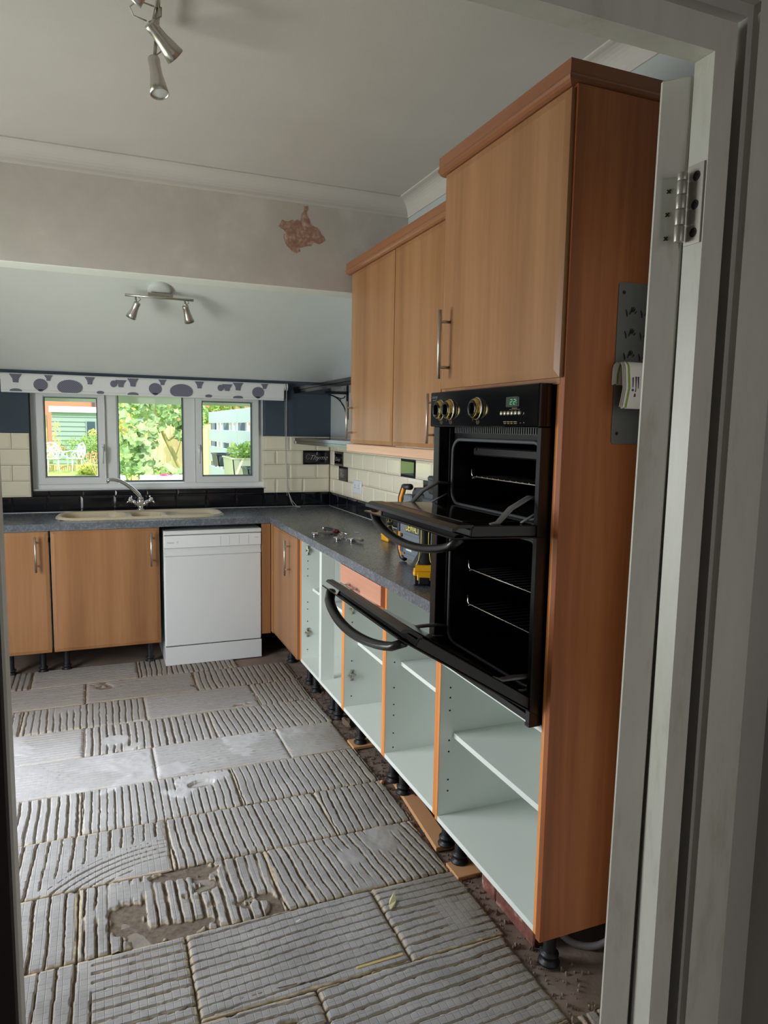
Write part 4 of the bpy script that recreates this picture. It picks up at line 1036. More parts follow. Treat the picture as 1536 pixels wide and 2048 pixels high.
for rep in range(3):
    o_ = rep*592
    for (cx, w, q0, q1) in ((80, 30, 2, 50), (240, 22, 2, 34), (447, 26, 4, 46), (608, 30, 14, 56)):
        if cx+o_ < 1540: basket(cx+o_, w, q0, q1)
    for (cx, cy, rx, ry) in ((200, 58, 35, 34), (345, 68, 64, 44), (80, 96, 30, 12), (500, 92, 20, 10), (570, 38, 18, 20)):
        if cx+o_+rx < 1545: ell(cx+o_, cy, rx, ry)
    if 200+o_ < 1540: flat([(PX_(182+o_), bz(86)), (PX_(218+o_), bz(86)), (PX_(206+o_), bz(98)), (PX_(194+o_), bz(98))])
b = MB(); b.lathe([(0, 0), (.024, 0), (.026, .004), (.026, .010), (.020, .012), (.020, .016), (.026, .018), (.026, .026), (0, .028)], (BX1, -.036, 1.768), (1, 0, 0), 18); b.box(BX1+.004, BX1+.02, -.036, -.003, 1.755, 1.78); obj('chain_wheel', b, 'bead', t)
b = MB(); xc = BX1+.014
path1 = [(xc, -.060, 1.765), (xc, -.060, 1.30), (xc+.004, -.058, 1.06), (xc+.035, -.050, .958), (xc+.052, -.058, .923), (xc+.075, -.068, .9165), (xc+.10, -.075, .9170), (xc+.085, -.095, .9165)]
b.tube(path1, .0017, 6); b.tube([(xc+.002, -.013, 1.765), (xc+.003, -.014, 1.30), (xc+.008, -.02, 1.06), (xc+.048, -.03, .958), (xc+.080, -.06, .9165), (xc+.10, -.085, .9165)], .0017, 6)
z = 1.75
while z > 1.0: b.lathe([(0, -.0026), (.0021, -.0014), (.0026, 0), (.0021, .0014), (0, .0026)], (xc+(.004 if z < 1.15 else 0), -.060, z), (0, 0, 1), 6); z -= .0085
obj('pull_chain', b, 'bead', t)

# spotlights
def spot_head(parent, p0, p1, stem):
    p0, p1 = Vector(p0), Vector(p1); d = (p1-p0).normalized(); L = (p1-p0).length
    b = MB(); b.lathe([(0, 0), (.017, 0), (.0185, .004), (.0185, .016), (.0175, .018), (.0190, L*.45), (.0245, L*.75), (.0285, L), (.0265, L), (.0255, L-.006)], p0, d, 20); h = obj('lamp_head', b, 'brushed_steel', parent)
    b = MB(); b.lathe([(.0258, 0), (.02, .001), (0, .0015)], p1-d*.005, d, 20); obj('bulb_face', b, 'label_white', h)
    b = MB(); b.tube([stem, p0+d*.012], .0055, 10); b.tube([Vector(stem)+Vector((.012, 0, 0)), (Vector(stem)+p0)/2+Vector((.022, 0, 0)), p0-d*.002], .0022, 6); obj('lamp_stem', b, 'nickel', parent)
sn = Vector((0, -.517, -.856))                                       # down and out of the sloping ceiling
pc_ = Vector((-1.248, -.714, 1.815+.604*.714))
t = thing('ceiling_spotlight', pc_, 'two lamp steel spotlight bar on the sloping ceiling above the window', 'light')
b = MB(); b.lathe([(0, .022), (.045, .021), (.064, .014), (.068, 0)], pc_, sn, 28); obj('ceiling_plate', b, 'label_white', t)
b = MB(); A, B = Vector((-1.442, -.780, 2.190)), Vector((-1.070, -.780, 2.190)); A = pc_+Vector((-.190, 0, 0))+sn*.055; B = pc_+Vector((.180, 0, 0))+sn*.055
b.tube([A, B], .0072, 10)
for q in (-.035, .03): b.tube([pc_+Vector((q, 0, 0))+sn*.01, pc_+Vector((q, 0, 0))+sn*.055], .006, 8)
b.box(pc_.x-.068, pc_.x+.068, pc_.y-.030, pc_.y-.022, pc_.z-.040, pc_.z-.022, .002); obj('lamp_bar', b, 'brushed_steel', t)
s1 = A+Vector((.055, 0, 0)); s2 = B+Vector((-.048, 0, 0))
spot_head(t, s1+Vector((.010, -.01, -.038)), s1+Vector((-.026, .02, -.120)), s1)
spot_head(t, s2+Vector((0, -.008, -.036)), s2+Vector((.028, .03, -.120)), s2)
pl = Vector((-1.425, -2.895, ZC))
t = thing('ceiling_spotlight', pl, 'steel spotlight bar on the flat ceiling, two lamp heads in view', 'light')
b = MB(); b.lathe([(0, .022), (.045, .021), (.064, .014), (.068, 0)], pl, (0, 0, -1), 28); obj('ceiling_plate', b, 'label_white', t)
b = MB(); b.tube([(-1.437, -3.16, 2.655), (-1.405, -2.595, 2.655)], .0080, 10)
for q in (-.03, .03): b.tube([pl+Vector((0, q, -.01)), (pl.x, pl.y+q, 2.655)], .006, 8)
obj('lamp_bar', b, 'brushed_steel', t)
spot_head(t, (-1.440, -2.800, 2.602), (-1.366, -2.764, 2.543), (-1.418, -2.79, 2.655))
spot_head(t, (-1.414, -2.603, 2.602), (-1.400, -2.628, 2.490), (-1.406, -2.606, 2.655))
spot_head(t, (-1.44, -3.07, 2.60), (-1.50, -3.04, 2.53), (-1.436, -3.08, 2.655))
b = MB(); b.tube([(-1.428, -2.815, 2.640), (-1.470, -2.826, 2.640), (-1.492, -2.822, 2.622), (-1.482, -2.812, 2.606), (-1.447, -2.803, 2.604)], .0022, 6); obj('lamp_flex', b, 'bead', t)

# socket
b = MB(); b.box(-.0165, -.0085, -.705, -.548, 1.058, 1.146, .002); t = tag(obj('wall_socket', b, 'socket_white', None, (-.01, -.625, 1.10)), 'white double wall socket on the cream tiles', 'socket')
for yc in (-.590, -.663):
    b = MB(); b.box(-.0172, -.016, yc-.0022, yc+.0022, 1.106, 1.114)
    for s_ in (-1, 1): b.box(-.0172, -.016, yc+s_*.011-.003, yc+s_*.011+.003, 1.092, 1.0965)
    obj('pin_slots', b, 'seam', t)
    b = MB(); b.box(-.0200, -.016, yc-.005+(.018 if yc > -.62 else -.018), yc+.005+(.018 if yc > -.62 else -.018), 1.116, 1.134, .001); obj('switch', b, 'white_enamel', t)

# steel plate with cards on the oven tower end
YP = Y5-.0205
t = thing('hook_plate', (-.33, YP, 1.65), 'grey steel plate with rows of punched hooks on the tall end panel', 'plate')
b = MB(); pl_ = rr2(-.430, -.200, 1.456, 1.846, .008, 3); b.prism(pl_, YP-.0022, YP-.0004, lambda a, c, e: (a, e, c)); pp = obj('plate', b, 'steel_plate', t)
for r_ in range(3):
    for c_ in range(3):
        b = MB(); x0 = -.404+c_*.046; z0 = 1.768-r_*.052
        for (dx, dz, l, a) in ((0, .006, .018, 12), (.013, .012, .020, -22), (.018, .015, .015, -30), (.0225, .014, .012, -34), (.027, .009, .009, -40)):
            sx_ = math.sin(R(a)); cz_ = math.cos(R(a)); b.tube([(x0+dx+sx_*l/2, YP-.0038, z0+dz-cz_*l/2), (x0+dx, YP-.0050, z0+dz), (x0+dx-sx_*l/2, YP-.0024, z0+dz+cz_*l/2)], [.0008, .0014, .0009], 6)
        obj('punched_hook', b, 'dark_screw', pp)
for z in (1.822, 1.482):
    b = MB(); b.lathe([(.0045, 0), (.0045, .0012), (.003, .002), (0, .002)], (-.414, YP-.0022, z), (0, -1, 0), 10); obj('screw', b, 'dark_screw', pp)
# bent cards hooked over the plate
for i, (yo, zo) in enumerate(((.0, .0), (.006, -.004), (.012, -.002))):
    b = MB(); n = 14; x0, x1 = -.438+.002*i, -.330
    pr = [(YP-.006-yo*.5, 1.600-zo), (YP-.006-yo*.5, 1.625)]
    for k_ in range(n+1):
        a = math.pi*k_/n; pr.append((YP-.034-yo+.028*math.cos(a), 1.634+.020*math.sin(a)))
    pr += [(YP-.066-yo, 1.615), (YP-.070-yo, 1.59), (YP-.062-yo, 1.566), (YP-.054-yo, 1.546+zo)]
    pr = [(YP-(YP-y)*.62, z) for y, z in pr]
    m_ = len(pr)
    def rib_(xa, xb, off):
        q = []
        for k_ in range(m_):
            a = Vector((pr[min(k_+1, m_-1)][0]-pr[max(k_-1, 0)][0], pr[min(k_+1, m_-1)][1]-pr[max(k_-1, 0)][1])).normalized(); q.append((pr[k_][0]-a.y*0+(-a.y)*(-off), pr[k_][1]+a.x*(-off)))
        b._add([(x, y, z) for x in (xa, xb) for y, z in q], [(k_, k_+1, m_+k_+1, m_+k_) for k_ in range(m_-1)], True)
    b.mat(0); rib_(x0, x1, 0.0004); rib_(x0, x1, -.0004); b.mat(1); rib_(x0+.006, x0+.012, -.0008); rib_(x0+.006, x0+.012, .0008)
    if i == 2:
        yy = lambda z: None
        b.mat(2)
        for (xa, za, zb_) in ((-.352, 1.585, 1.640), (-.345, 1.548, 1.600), (-.338, 1.555, 1.628)):
            pass
    tag(obj('bent_card', b, ['card_white', 'card_green', 'card_ink'], None, (-.33, YP, 1.6)), ['white card with a green edge bent over the steel plate, rearmost of three', 'white card with a green edge bent over the steel plate, between two others', 'white card with a green edge bent over the steel plate, frontmost of three'][i], 'card', 'bent cards on the steel plate')
fcard = bpy.data.objects[[o.name for o in COL.objects if o.name.startswith('bent_card')][-1]]
b = MB(); yb = YP-.062*.62-.012*.62
for (xa, z0, z1) in ((-.414, 1.592, 1.616), (-.405, 1.582, 1.618), (-.398, 1.590, 1.618), (-.406, 1.570, 1.578)): b.box(xa-.0008, xa+.0008, YP-.0522, YP-.047, z0, z1)
obj('printed_lines', b, 'card_ink', fcard, kind='stuff')
b = MB(); b.lathe([(0, .001), (.003, .001), (.003, -.001)], (-.414, YP-.0512, 1.586), (0, -1, 0), 10); obj('printed_mark', b, 'card_blue', fcard)

# jobsite radio on the worktop
RX, RY0, RY1, RZ = -.385, -2.600, -2.190, H+.006
t = thing('jobsite_radio', (RX+.11, (RY0+RY1)/2, RZ), 'grey jobsite radio box with orange and black corner guards on the worktop', 'radio')
fr_ = lambda a, c, e: (e, a, c)
def octo(y0, y1, z0, z1, c): return [(y0+c, z0), (y1-c, z0), (y1, z0+c), (y1, z1-c), (y1-c, z1), (y0+c, z1), (y0, z1-c), (y0, z0+c)]
b = MB(); b.prism(octo(RY0+.02, RY1-.018, RZ+.014, RZ+.262, .030), RX, RX+.225, fr_); bd_ = obj('radio_body', b, 'radio_grey', t)
b = MB(); b.box(RX-.004, RX+.002, RY0+.06, RY1-.060, RZ+.035, RZ+.118, .003); pn = obj('front_panel', b, 'radio_grey', t)
b = MB(); b.box(RX-.0035, RX+.002, RY1-.055, RY1-.024, RZ+.035, RZ+.060, .002); b.box(RX-.0045, RX+.001, RY1-.073, RY1-.070, RZ+.030, RZ+.06); obj('panel_trim', b, 'radio_dark', t)
b = MB(); b.lathe([(.008, -.002), (.008, .006), (.005, .006), (.005, -.001), (0, -.001)], (RX, RY1-.040, RZ+.108), (-1, 0, 0), 12); obj('catch_button', b, 'black_plastic', t)
b = text_mb('DEWALT', .046, lambda x, y, z: (RX-.0010-z*.5, RY1-.080-x*.72, RZ+.134+y), depth=.0006); obj('lettering', b, 'logo_yellow', bd_)
b = MB(); b.box(RX-.0005, RX+.001, RY1-.30, RY1-.076, RZ+.128, RZ+.176); obj('logo_plate', b, 'radio_dark', bd_)
b = MB(); b.box(RX-.0048, RX-.003, RY1-.150, RY1-.095, RZ+.050, RZ+.060); obj('printed_label', b, 'label_white', pn)
b = MB(); b.prism(octo(RY0+.06, RY1-.07, RZ+.205, RZ+.318, .022), RX+.03, RX+.19, fr_); b.box(RX+.02, RX+.06, RY0+.12, RY0+.22, RZ+.225, RZ+.285, .006); obj('upper_housing', b, 'radio_dark', t)
b = MB(); b.box(RX-.001, RX+.035, RY1-.125, RY1-.045, RZ+.222, RZ+.288, .006); obj('speaker_pod', b, 'radio_grey', t)
b = MB(); b.box(RX+.02, RX+.10, RY1-.190, RY1-.125, RZ+.225, RZ+.30, .008); obj('speaker_grille', b, 'black_plastic', t)
def guard(sy, xo):
    yc = RY1 if sy > 0 else RY0; g = lambda d: yc-sy*d
    pth = [(xo, g(.060), RZ+.008), (xo, g(.030), RZ+.012), (xo, g(.004), RZ+.045), (xo, g(.0), RZ+.12), (xo, g(.0), RZ+.22), (xo, g(.004), RZ+.270), (xo, g(.036), RZ+.318), (xo, g(.105), RZ+.322)]
    b = MB(); b.tube(pth, .0135, 8); gd = obj('corner_guard', b, 'black_plastic', t)
    p2 = [(x-.004, y-sy*.012, z) for x, y, z in pth]
    for sl_ in (p2[1:4], p2[4:7]):
        b = MB(); b.tube(sl_, .0085, 6); obj('guard_inlay', b, 'orange_plastic', gd)
for sy in (1, -1):
    for xo in (RX+.006, RX+.215): guard(sy, xo)
b = MB(); zt2 = RZ+.325
b.box(RX+.08, RX+.14, RY1-.150, RY1-.110, zt2-.02, zt2+.035, .008); b.box(RX+.08, RX+.14, RY0+.11, RY0+.15, zt2-.02, zt2+.035, .008); b.box(RX+.078, RX+.142, RY0+.11, RY1-.11, zt2+.022, zt2+.045, .008); obj('carry_handle', b, 'radio_dark', t)

# cordless drill standing on its battery, and a second driver behind it
def drill(name, loc, rot, lab, s=1.0, lean=0.0, bm_='black_plastic'):
    t = thing(name, loc, lab, 'drill', 'cordless drills on the worktop'); L = Vector(loc)
    M_ = Matrix.Translation(L) @ Matrix.Rotation(rot, 4, 'Z') @ Matrix.Rotation(lean, 4, 'Y') @ Matrix.Scale(s, 4)
    def o(n, b, m, p, **k): b.v = [tuple(M_ @ Vector(v)) for v in b.v]; return obj(n, b, m, p, **k)
    b = MB(); b.box(-.058, .058, -.039, .039, 0, .040, .006); bt = o('battery', b, bm_, t)
    b = MB(); b.box(-.060, .060, -.041, .041, .036, .058, .006); b.box(-.0605, -.054, -.026, .026, .020, .054, .003); b.prism([(-.062, .058), (-.05, .076), (.05, .076), (.062, .058)], -.034, .034, lambda a, c, e: (a, e, c)); o('battery_top', b, 'yellow_plastic', bt)
    b = MB(); b.box(-.0625, -.055, -.020, .020, .006, .034, .003); o('release_tab', b, 'black_plastic', bt)
    b = MB(); b.tube([(0, 0, .062), (0, 0, .085), (.004, 0, .112), (.008, 0, .150), (.010, 0, .222)], [.050, .042, .027, .022, .024], 14, flat=.8); o('handle', b, 'grip_rubber', t)
    b = MB()
    for (z, r_) in ((.122, .0258), (.150, .0228)): b.tube([(.006+r_*math.cos(a), r_*.82*math.sin(a), z) for a in [i/14*2*math.pi for i in range(14)]], .0012, 5, closed=True)
    for sy in (-1, 1): b.tube([(-.038, sy*.030, .076), (-.026, sy*.022, .092), (-.020, sy*.018, .122)], .0016, 5); b.tube([(-.016, sy*.014, .150), (-.015, sy*.014, .215)], .0016, 5)
    o('handle_piping', b, 'logo_yellow', t)
    b = MB(); b.lathe([(0, -.075), (.020, -.075), (.029, -.060), (.030, .02), (.028, .05), (.024, .062), (0, .062)], (.010, 0, .241), (1, 0, 0), 18); o('motor_housing', b, 'black_plastic', t)
    b = MB(); b.lathe([(.0305, -.045), (.0315, -.04), (.0315, -.01), (.0305, -.005)], (.010, 0, .241), (1, 0, 0), 18); b.box(.018, .032, -.008, .008, .195, .217, .003); o('trigger', b, 'black_plastic', t)
    b = MB(); b.lathe([(.022, 0), (.023, .01), (.020, .035), (.010, .045), (0, .045)], (.072, 0, .241), (1, 0, 0), 16); o('chuck', b, 'black_metal', t)
drill('cordless_drill', (-.486, -2.672, H), R(64), 'yellow and black cordless drill standing on its battery beside the oven', .98)
drill('impact_driver', (-.228, -1.70, H), R(95), 'small yellow and black driver standing on its battery behind the radio', .66, 0, 'yellow_plastic')

# screwdriver and taken off cabinet hinges
t = thing('screwdriver', (-.40, -1.40, H), 'screwdriver with a black and dark red grip lying on the worktop', 'screwdriver')
a_, e_ = Vector((-.445, -1.268, H+.0135)), Vector((-.395, -1.47, H+.0135)); d_ = (e_-a_).normalized()
b = MB(); b.lathe([(0, 0), (.009, .0), (.0125, .008), (.0125, .07), (.0105, .09), (.0125, .105), (.012, .13), (0, .13)], a_+d_*.018, d_, 14); obj('grip', b, 'grip_rubber', t)
b = MB(); b.lathe([(0, 0), (.008, .001), (.0095, .006), (.0095, .018)], a_, d_, 14); obj('end_cap', b, 'chrome', t)
b = MB(); b.lathe([(.0128, 0), (.0130, .004), (.0115, .026), (.0095, .034), (0, .034)], a_+d_*.118, d_, 14); obj('collar', b, 'red_grip', t)
b = MB(); b.tube([a_+d_*.15, a_+d_*.255], .0033, 8); obj('shaft', b, 'chrome', t)
def hinge_piece(loc, rot, lab):
    t = thing('cabinet_hinge', loc, lab, 'hinge', 'loose cabinet hinges on the worktop'); M_ = Matrix.Translation(Vector(loc)) @ Matrix.Rotation(rot, 4, 'Z')
    def o(n, b, m): b.v = [tuple(M_ @ Vector(v)) for v in b.v]; obj(n, b, m, t)
    b = MB(); b.lathe([(0, 0), (.0165, 0), (.0175, .002), (.0175, .0115), (.0150, .0115), (.014, .004), (0, .004)], (-.030, 0, 0), (0, 0, 1), 18); b.box(-.050, -.010, -.024, .024, .0100, .0118, .0005); o('hinge_cup', b, 'chrome')
    b = MB(); b.box(-.018, .060, -.0095, .0095, .010, .021, .003); b.box(.0, .05, -.011, .011, .008, .012, .001); b.lathe([(.0045, 0), (.0045, .003), (0, .003)], (.035, 0, .021), (0, 0, 1), 10); o('hinge_arm', b, 'nickel')
hinge_piece((-.505, -1.42, H), R(-20), 'loose chrome cabinet hinge nearest the worktop edge')
hinge_piece((-.452, -1.57, H), R(60), 'loose chrome cabinet hinge below the tip of the screwdriver')
hinge_piece((-.400, -1.68, H), R(-75), 'loose chrome cabinet hinge furthest from the screwdriver handle')
b = MB(); b.box(-.30, -.275, -1.402, -1.380, H+.0005, H+.003, .001); tag(obj('paint_flake', b, 'label_white', None, (-.29, -1.39, H)), 'white flake lying alone on the worktop', 'debris')

# under the units
t = thing('plinth_offcut', (-.49, -2.68, 0), 'long strip of brown chipboard lying under the open cabinets', 'board')
b = MB(); M_ = Matrix.Translation((-.482, -2.67, 0)) @ Matrix.Rotation(R(-5.0), 4, 'Z'); b.box(-.032, .032, -.262, .262, .001, .018, .0015, M_); obj('board', b, 'chipboard', t)
for (x, y, lab) in ((-.49, -3.05, 'small square brown packing block under the leg of the oven tower'), (-.49, -2.02, 'small brown packing block under the leg by the drawer unit')):
    b = MB(); b.box(x-.05, x+.055, y-.05, y+.04, -.002, .012, .002); tag(obj('packing_block', b, 'chipboard', None, (x, y, 0)), lab, 'block')
t = thing('brick_stub', (-.42, -3.29, 0), 'stub of old red brickwork with mortar smears under the oven tower', 'brickwork')
for (ya, yb) in ((-3.445, -3.235), (-3.228, -3.145)):
    b = MB(); b.box(-.478, -.375, ya, yb, -.004, .085, .004); obj('brick', b, 'brick_red', t)
b = MB(); b.box(-.472, -.38, -3.237, -3.226, -.004, .080); obj('mortar', b, 'rubble', t)
b = MB(); pts = [(-.345+.075*math.cos(a)*.9, -3.50-.050*math.cos(a), .085+.078*math.sin(a)) for a in [i/24*2*math.pi for i in range(24)]]
b.tube(pts, .0105, 10, closed=True); tag(obj('coiled_hose', b, 'hose_grey', None, (-.345, -3.5, 0)), 'loop of grey hose in the dark under the oven tower', 'hose')
b = MB(); rg = random.Random(3)
for i in range(9):
    c = Vector((-.462+rg.uniform(-.012, .03), -2.575+rg.uniform(-.045, .045), .004+rg.uniform(0, .02))); q = [c+Vector((rg.uniform(-.02, .02), rg.uniform(-.02, .02), rg.uniform(-.003, .014))) for _ in range(4)]
    b.cur = i % 3 == 2; b._add(q, [(0, 1, 2, 3)])
tag(obj('sweet_wrapper', b, ['foil_purple', 'foil_orange'], None, (-.45, -2.58, 0)), 'crumpled purple and orange foil wrapper under the open cabinets', 'wrapper')
def lump(loc, r, name, m, lab, cat, seed):
    rg = random.Random(seed); b = MB(); bm = bmesh.new(); bmesh.ops.create_icosphere(bm, subdivisions=2, radius=1)
    vs = []
    for v in bm.verts: k_ = rg.uniform(.78, 1.12); vs.append((loc[0]+v.co.x*r[0]*k_, loc[1]+v.co.y*r[1]*k_, loc[2]+v.co.z*r[2]*k_))
    b._add(vs, [tuple(x.index for x in f.verts) for f in bm.faces]); bm.free(); tag(obj(name, b, m, None, loc), lab, cat)
lump((-.475, -1.79, .012), (.022, .060, .018), 'mortar_lump', 'adhesive', 'pale lump of mortar lying in front of the cabinet legs', 'rubble', 5)
lump((-.535, -2.41, .008), (.010, .010, .009), 'mortar_crumb', 'chipboard', 'small ochre crumb at the end of the chipboard strip', 'rubble', 6)
b = MB(); c = Vector((-.79, -3.135, .010)); M_ = Matrix.Translation(c) @ Matrix.Rotation(R(58), 4, 'Z')
lf = [(-.038, 0, .004), (-.015, .010, .001), (.012, .011, .003), (.040, 0, .012), (.010, -.010, .001), (-.016, -.009, .0)]
b._add([tuple(M_ @ Vector(p)) for p in lf], [(0, 5, 4, 1), (1, 4, 3, 2)]); tag(obj('dry_leaf', b, 'dry_leaf', None, tuple(c)), 'small pale dry leaf lying on the ridged floor', 'leaf')
b = MB(); M_ = Matrix.Translation((-1.085, -3.105, .005)) @ Matrix.Rotation(R(20), 4, 'Z'); b.box(-.009, .009, -.004, .004, .0, .0025, .001, M_); tag(obj('tile_chip', b, 'label_white', None, (-1.085, -3.105, 0)), 'tiny white tile chip on the ridged floor', 'debris')
b = MB(); M_ = Matrix.Translation((-.915, -3.345, .006)) @ Matrix.Rotation(R(1), 4, 'Z'); b.box(-.07, .07, -.0045, .0045, -.004, .003, .001, M_); tag(obj('wood_sliver', b, 'bark', None, (-1.0, -3.37, 0)), 'thin sliver of wood stuck in a joint of the floor', 'debris')
# ------------------------------------------------------------------ garden behind the window
b = MB(); nx, ny = 24, 60; X, Y = np.meshgrid(np.linspace(-14, 14, nx), np.linspace(.3, 40, ny)); b.grid(X, Y, -.12+.0235*np.clip(Y, 0, 20)+(vnoise(X, Y, 1.5, 2)-.5)*.03)
st('ground_garden', b, 'grass')
b = MB(); b.box(-14, XL-.16, -12, .3, -.2, -.12); st('ground_side', b, 'grass')
def gz(y): return -.12+.0235*min(max(y, 0), 20)
# shed
t = thing('garden_shed', (-2.0, 19, gz(18)), 'green painted timber shed with a white fascia and flat roof', 'shed')
SXA, SXB, SY = -2.78, .6, 18.0
b = MB(); b.box(SXA+.02, SXB, SY+.03, SY+2.4, .2, 1.85); obj('shed_wall', b, 'shed_paint', t)
src = None
for i in range(11):
    z = .32+i*.1375
    b = MB(); b.prism([(SY+.03, 0), (SY-.012, 0), (SY+.012, .134), (SY+.03, .134)], SXA, SXB, lambda a, c, e: (e, a, c+z)); 
    if src is None: src = obj('board', b, 'shed_paint', t)
    else: share(src, t, (0, 0, i*.1375), 'board')
b = MB(); b.box(SXA-.06, SXB+.1, SY-.10, SY+2.5, 1.83, 2.0); obj('fascia', b, 'fascia_white', t)
b = MB(); b.box(-1.86, -1.2, SY-.03, SY+.05, 1.10, 1.60); wf = obj('shed_window', b, 'shed_paint', t)
for xa in (-1.83, -1.56):
    b = MB(); b.box(xa, xa+.23, SY-.034, SY-.028, 1.14, 1.57); obj('pane', b, 'dark_pane', wf)
b = MB(); b.box(SXA-.35, SXA-.14, SY+.3, SY+.5, .2, 1.75); tag(obj('brick_pier', b, 'bark', None, (SXA-.25, SY+.4, .2)), 'brown pier standing at the left corner of the shed', 'pier')
# house far behind
t = thing('brick_house', (-2, 30, .3), 'red brick house wall far behind the shed', 'building')
b = MB(); b.box(-6, 5.5, 28, 34, .2, 5.2); obj('house_wall', b, 'red_brick', t)
b = MB(); b.lathe([(.06, 0), (.06, 5)], (-1.62, 27.9, .2), (0, 0, 1), 10); obj('downpipe', b, 'dark_pane', t)
# low log edging
t = thing('log_edging', (-2.2, 15.6, gz(15.6)), 'low roll of upright logs edging the flower bed', 'edging')
src = None
for i in range(40):
    x = -3.2+i*.052
    if src is None: b = MB(); b.lathe([(.025, 0), (.025, .16), (.022, .17), (0, .17)], (x, 15.6, gz(15.6)), (0, 0, 1), 7); src = obj('log', b, 'bark', t)
    else: share(src, t, (i*.052, 0, rnd.uniform(-.01, .01)), 'log')
# white garden chairs
def garden_chair(loc, rot, lab):
    t = thing('garden_chair', loc, lab, 'chair', 'white iron garden chairs'); M_ = Matrix.Translation(Vector(loc)) @ Matrix.Rotation(rot, 4, 'Z')
    def o(n, b): b.v = [tuple(M_ @ Vector(v)) for v in b.v]; return obj(n, b, 'white_iron', t)
    b = MB(); b.lathe([(0, 0), (.20, 0), (.205, .012), (.20, .025), (0, .025)], (0, 0, .36), (0, 0, 1), 24); o('seat', b)
    for a in (45, 135, 225, 315):
        c_, s_ = math.cos(R(a)), math.sin(R(a)); b = MB(); b.tube([(c_*.16, s_*.16, .36), (c_*.17, s_*.17, .2), (c_*.21, s_*.21, 0)], [.020, .015, .014], 8); o('leg', b)
    b = MB(); N = 20; yb = lambda z: .17+.10*(z-.38)
    b.tube([(.20*math.cos(a), yb(.56+.21*math.sin(a)), .56+.21*math.sin(a)) for a in [i/N*2*math.pi for i in range(N)]], .018, 8, closed=True)
    def scroll(cx, cz, r, w=.011): b.tube([(cx+r*math.cos(a), yb(cz+r*math.sin(a)), cz+r*math.sin(a)) for a in [i/12*2*math.pi for i in range(12)]], w, 6, closed=True)
    for (cx, cz, r) in ((-.07, .64, .055), (.07, .64, .055), (-.08, .49, .055), (.08, .49, .055), (0, .56, .05), (-.13, .56, .04), (.13, .56, .04)): scroll(cx, cz, r)
    b.tube([(-.1, yb(.4), .4), (.08, yb(.7), .7)], .012, 6); b.tube([(.1, yb(.4), .4), (-.08, yb(.7), .7)], .012, 6); o('backrest', b)
    for s_ in (-1, 1):
        b = MB(); b.tube([(s_*.19, .17, .57), (s_*.23, .0, .56), (s_*.23, -.14, .54), (s_*.22, -.19, .48), (s_*.22, -.15, .42), (s_*.21, -.09, .44), (s_*.21, -.10, .49)], .015, 8); b.tube([(s_*.19, -.06, .38), (s_*.21, -.12, .43)], .013, 6); o('armrest', b)
garden_chair((-2.64, 15.0, gz(15)), R(12), 'white scrolled iron garden chair seen from the front, left one')
garden_chair((-2.12, 15.0, gz(15)), R(-62), 'white scrolled iron garden chair turned sideways, right one')
# foliage
def leaf_poly(lobes, size):
    if lobes:
        pts = []
        for i in range(10):
            a = math.pi*2*i/10+math.pi/2; r_ = size*(1.05, .56, .92, .55, .66, .40, .66, .55, .92, .56)[i]; pts.append((r_*math.cos(a), r_*math.sin(a)))
        return pts
    return [(0, -size), (size*.45, -.2*size), (size*.3, .6*size), (0, size), (-size*.3, .6*size), (-size*.45, -.2*size)]
def leaves(n, sampler, size, lobes, seed):
    rg = random.Random(seed); b = MB(); po = leaf_poly(lobes, 1.0)
    for i in range(n):
        c = sampler(rg); s_ = size*rg.uniform(.6, 1.25)
        nrm = Vector((rg.gauss(0, .6), rg.gauss(-.5, .6), rg.gauss(.5, .5))).normalized(); u = nrm.orthogonal().normalized(); u.rotate(Matrix.Rotation(rg.uniform(0, 6.28), 3, nrm)); w = nrm.cross(u)
        b._add([tuple(Vector(c)+u*x*s_+w*y*s_-nrm*.25*s_*abs(x)) for x, y in po], [tuple(range(len(po)))])
    return b
def blob(c, r):
    def f(rg):
        while True:
            p = Vector((rg.uniform(-1, 1), rg.uniform(-1, 1), rg.uniform(-1, 1)))
            if .35 < p.length < 1: return (c[0]+p.x*r[0], c[1]+p.y*r[1], c[2]+p.z*r[2])
    return f
def multi(*bl):
    fs = [blob(c, r) for c, r in bl]
    return lambda rg: rg.choice(fs)(rg)
def shrub(name, base, lab, parts):
    t = thing(name, base, lab, 'shrub')
    b = MB(); b.tube([base, (base[0]+.05, base[1], base[2]+.4)], [.03, .015], 6)
    for k_ in range(4): b.tube([(base[0], base[1], base[2]+.1), (base[0]+(k_-1.5)*.12, base[1]+.05, base[2]+.55)], [.014, .006], 5)
    obj('stems', b, 'bark', t)
    for (n, smp, size, lob, m_, sd_) in parts: obj('foliage', leaves(n, smp, size, lob, sd_), m_, t, kind='stuff')
shrub('garden_shrub', (-2.05, 16.5, gz(16.5)), 'bright green bushy shrub in front of the shed',
      [(1500, multi(((-2.05, 16.5, .75), (.55, .35, .40)), ((-1.7, 16.4, .95), (.35, .3, .30)), ((-1.5, 16.5, .7), (.3, .3, .35))), .036, False, 'leaf_shrub', 1), (220, multi(((-2.58, 16.5, 1.2), (.12, .12, .42)), ((-1.62, 16.5, 1.25), (.18, .1, .12))), .036, False, 'leaf_yellow', 2),
       (160, multi(((-2.65, 16.3, .82), (.3, .2, .12)), ((-1.65, 16.2, .60), (.2, .2, .2))), .05, False, 'leaf_rust', 3)])
shrub('grassy_shrub', (-1.78, 14.3, gz(14.3)), 'low yellow grassy plant by the right garden chair', [(260, multi(((-1.80, 14.3, .36), (.25, .2, .14))), .07, False, 'leaf_yellow', 4)])
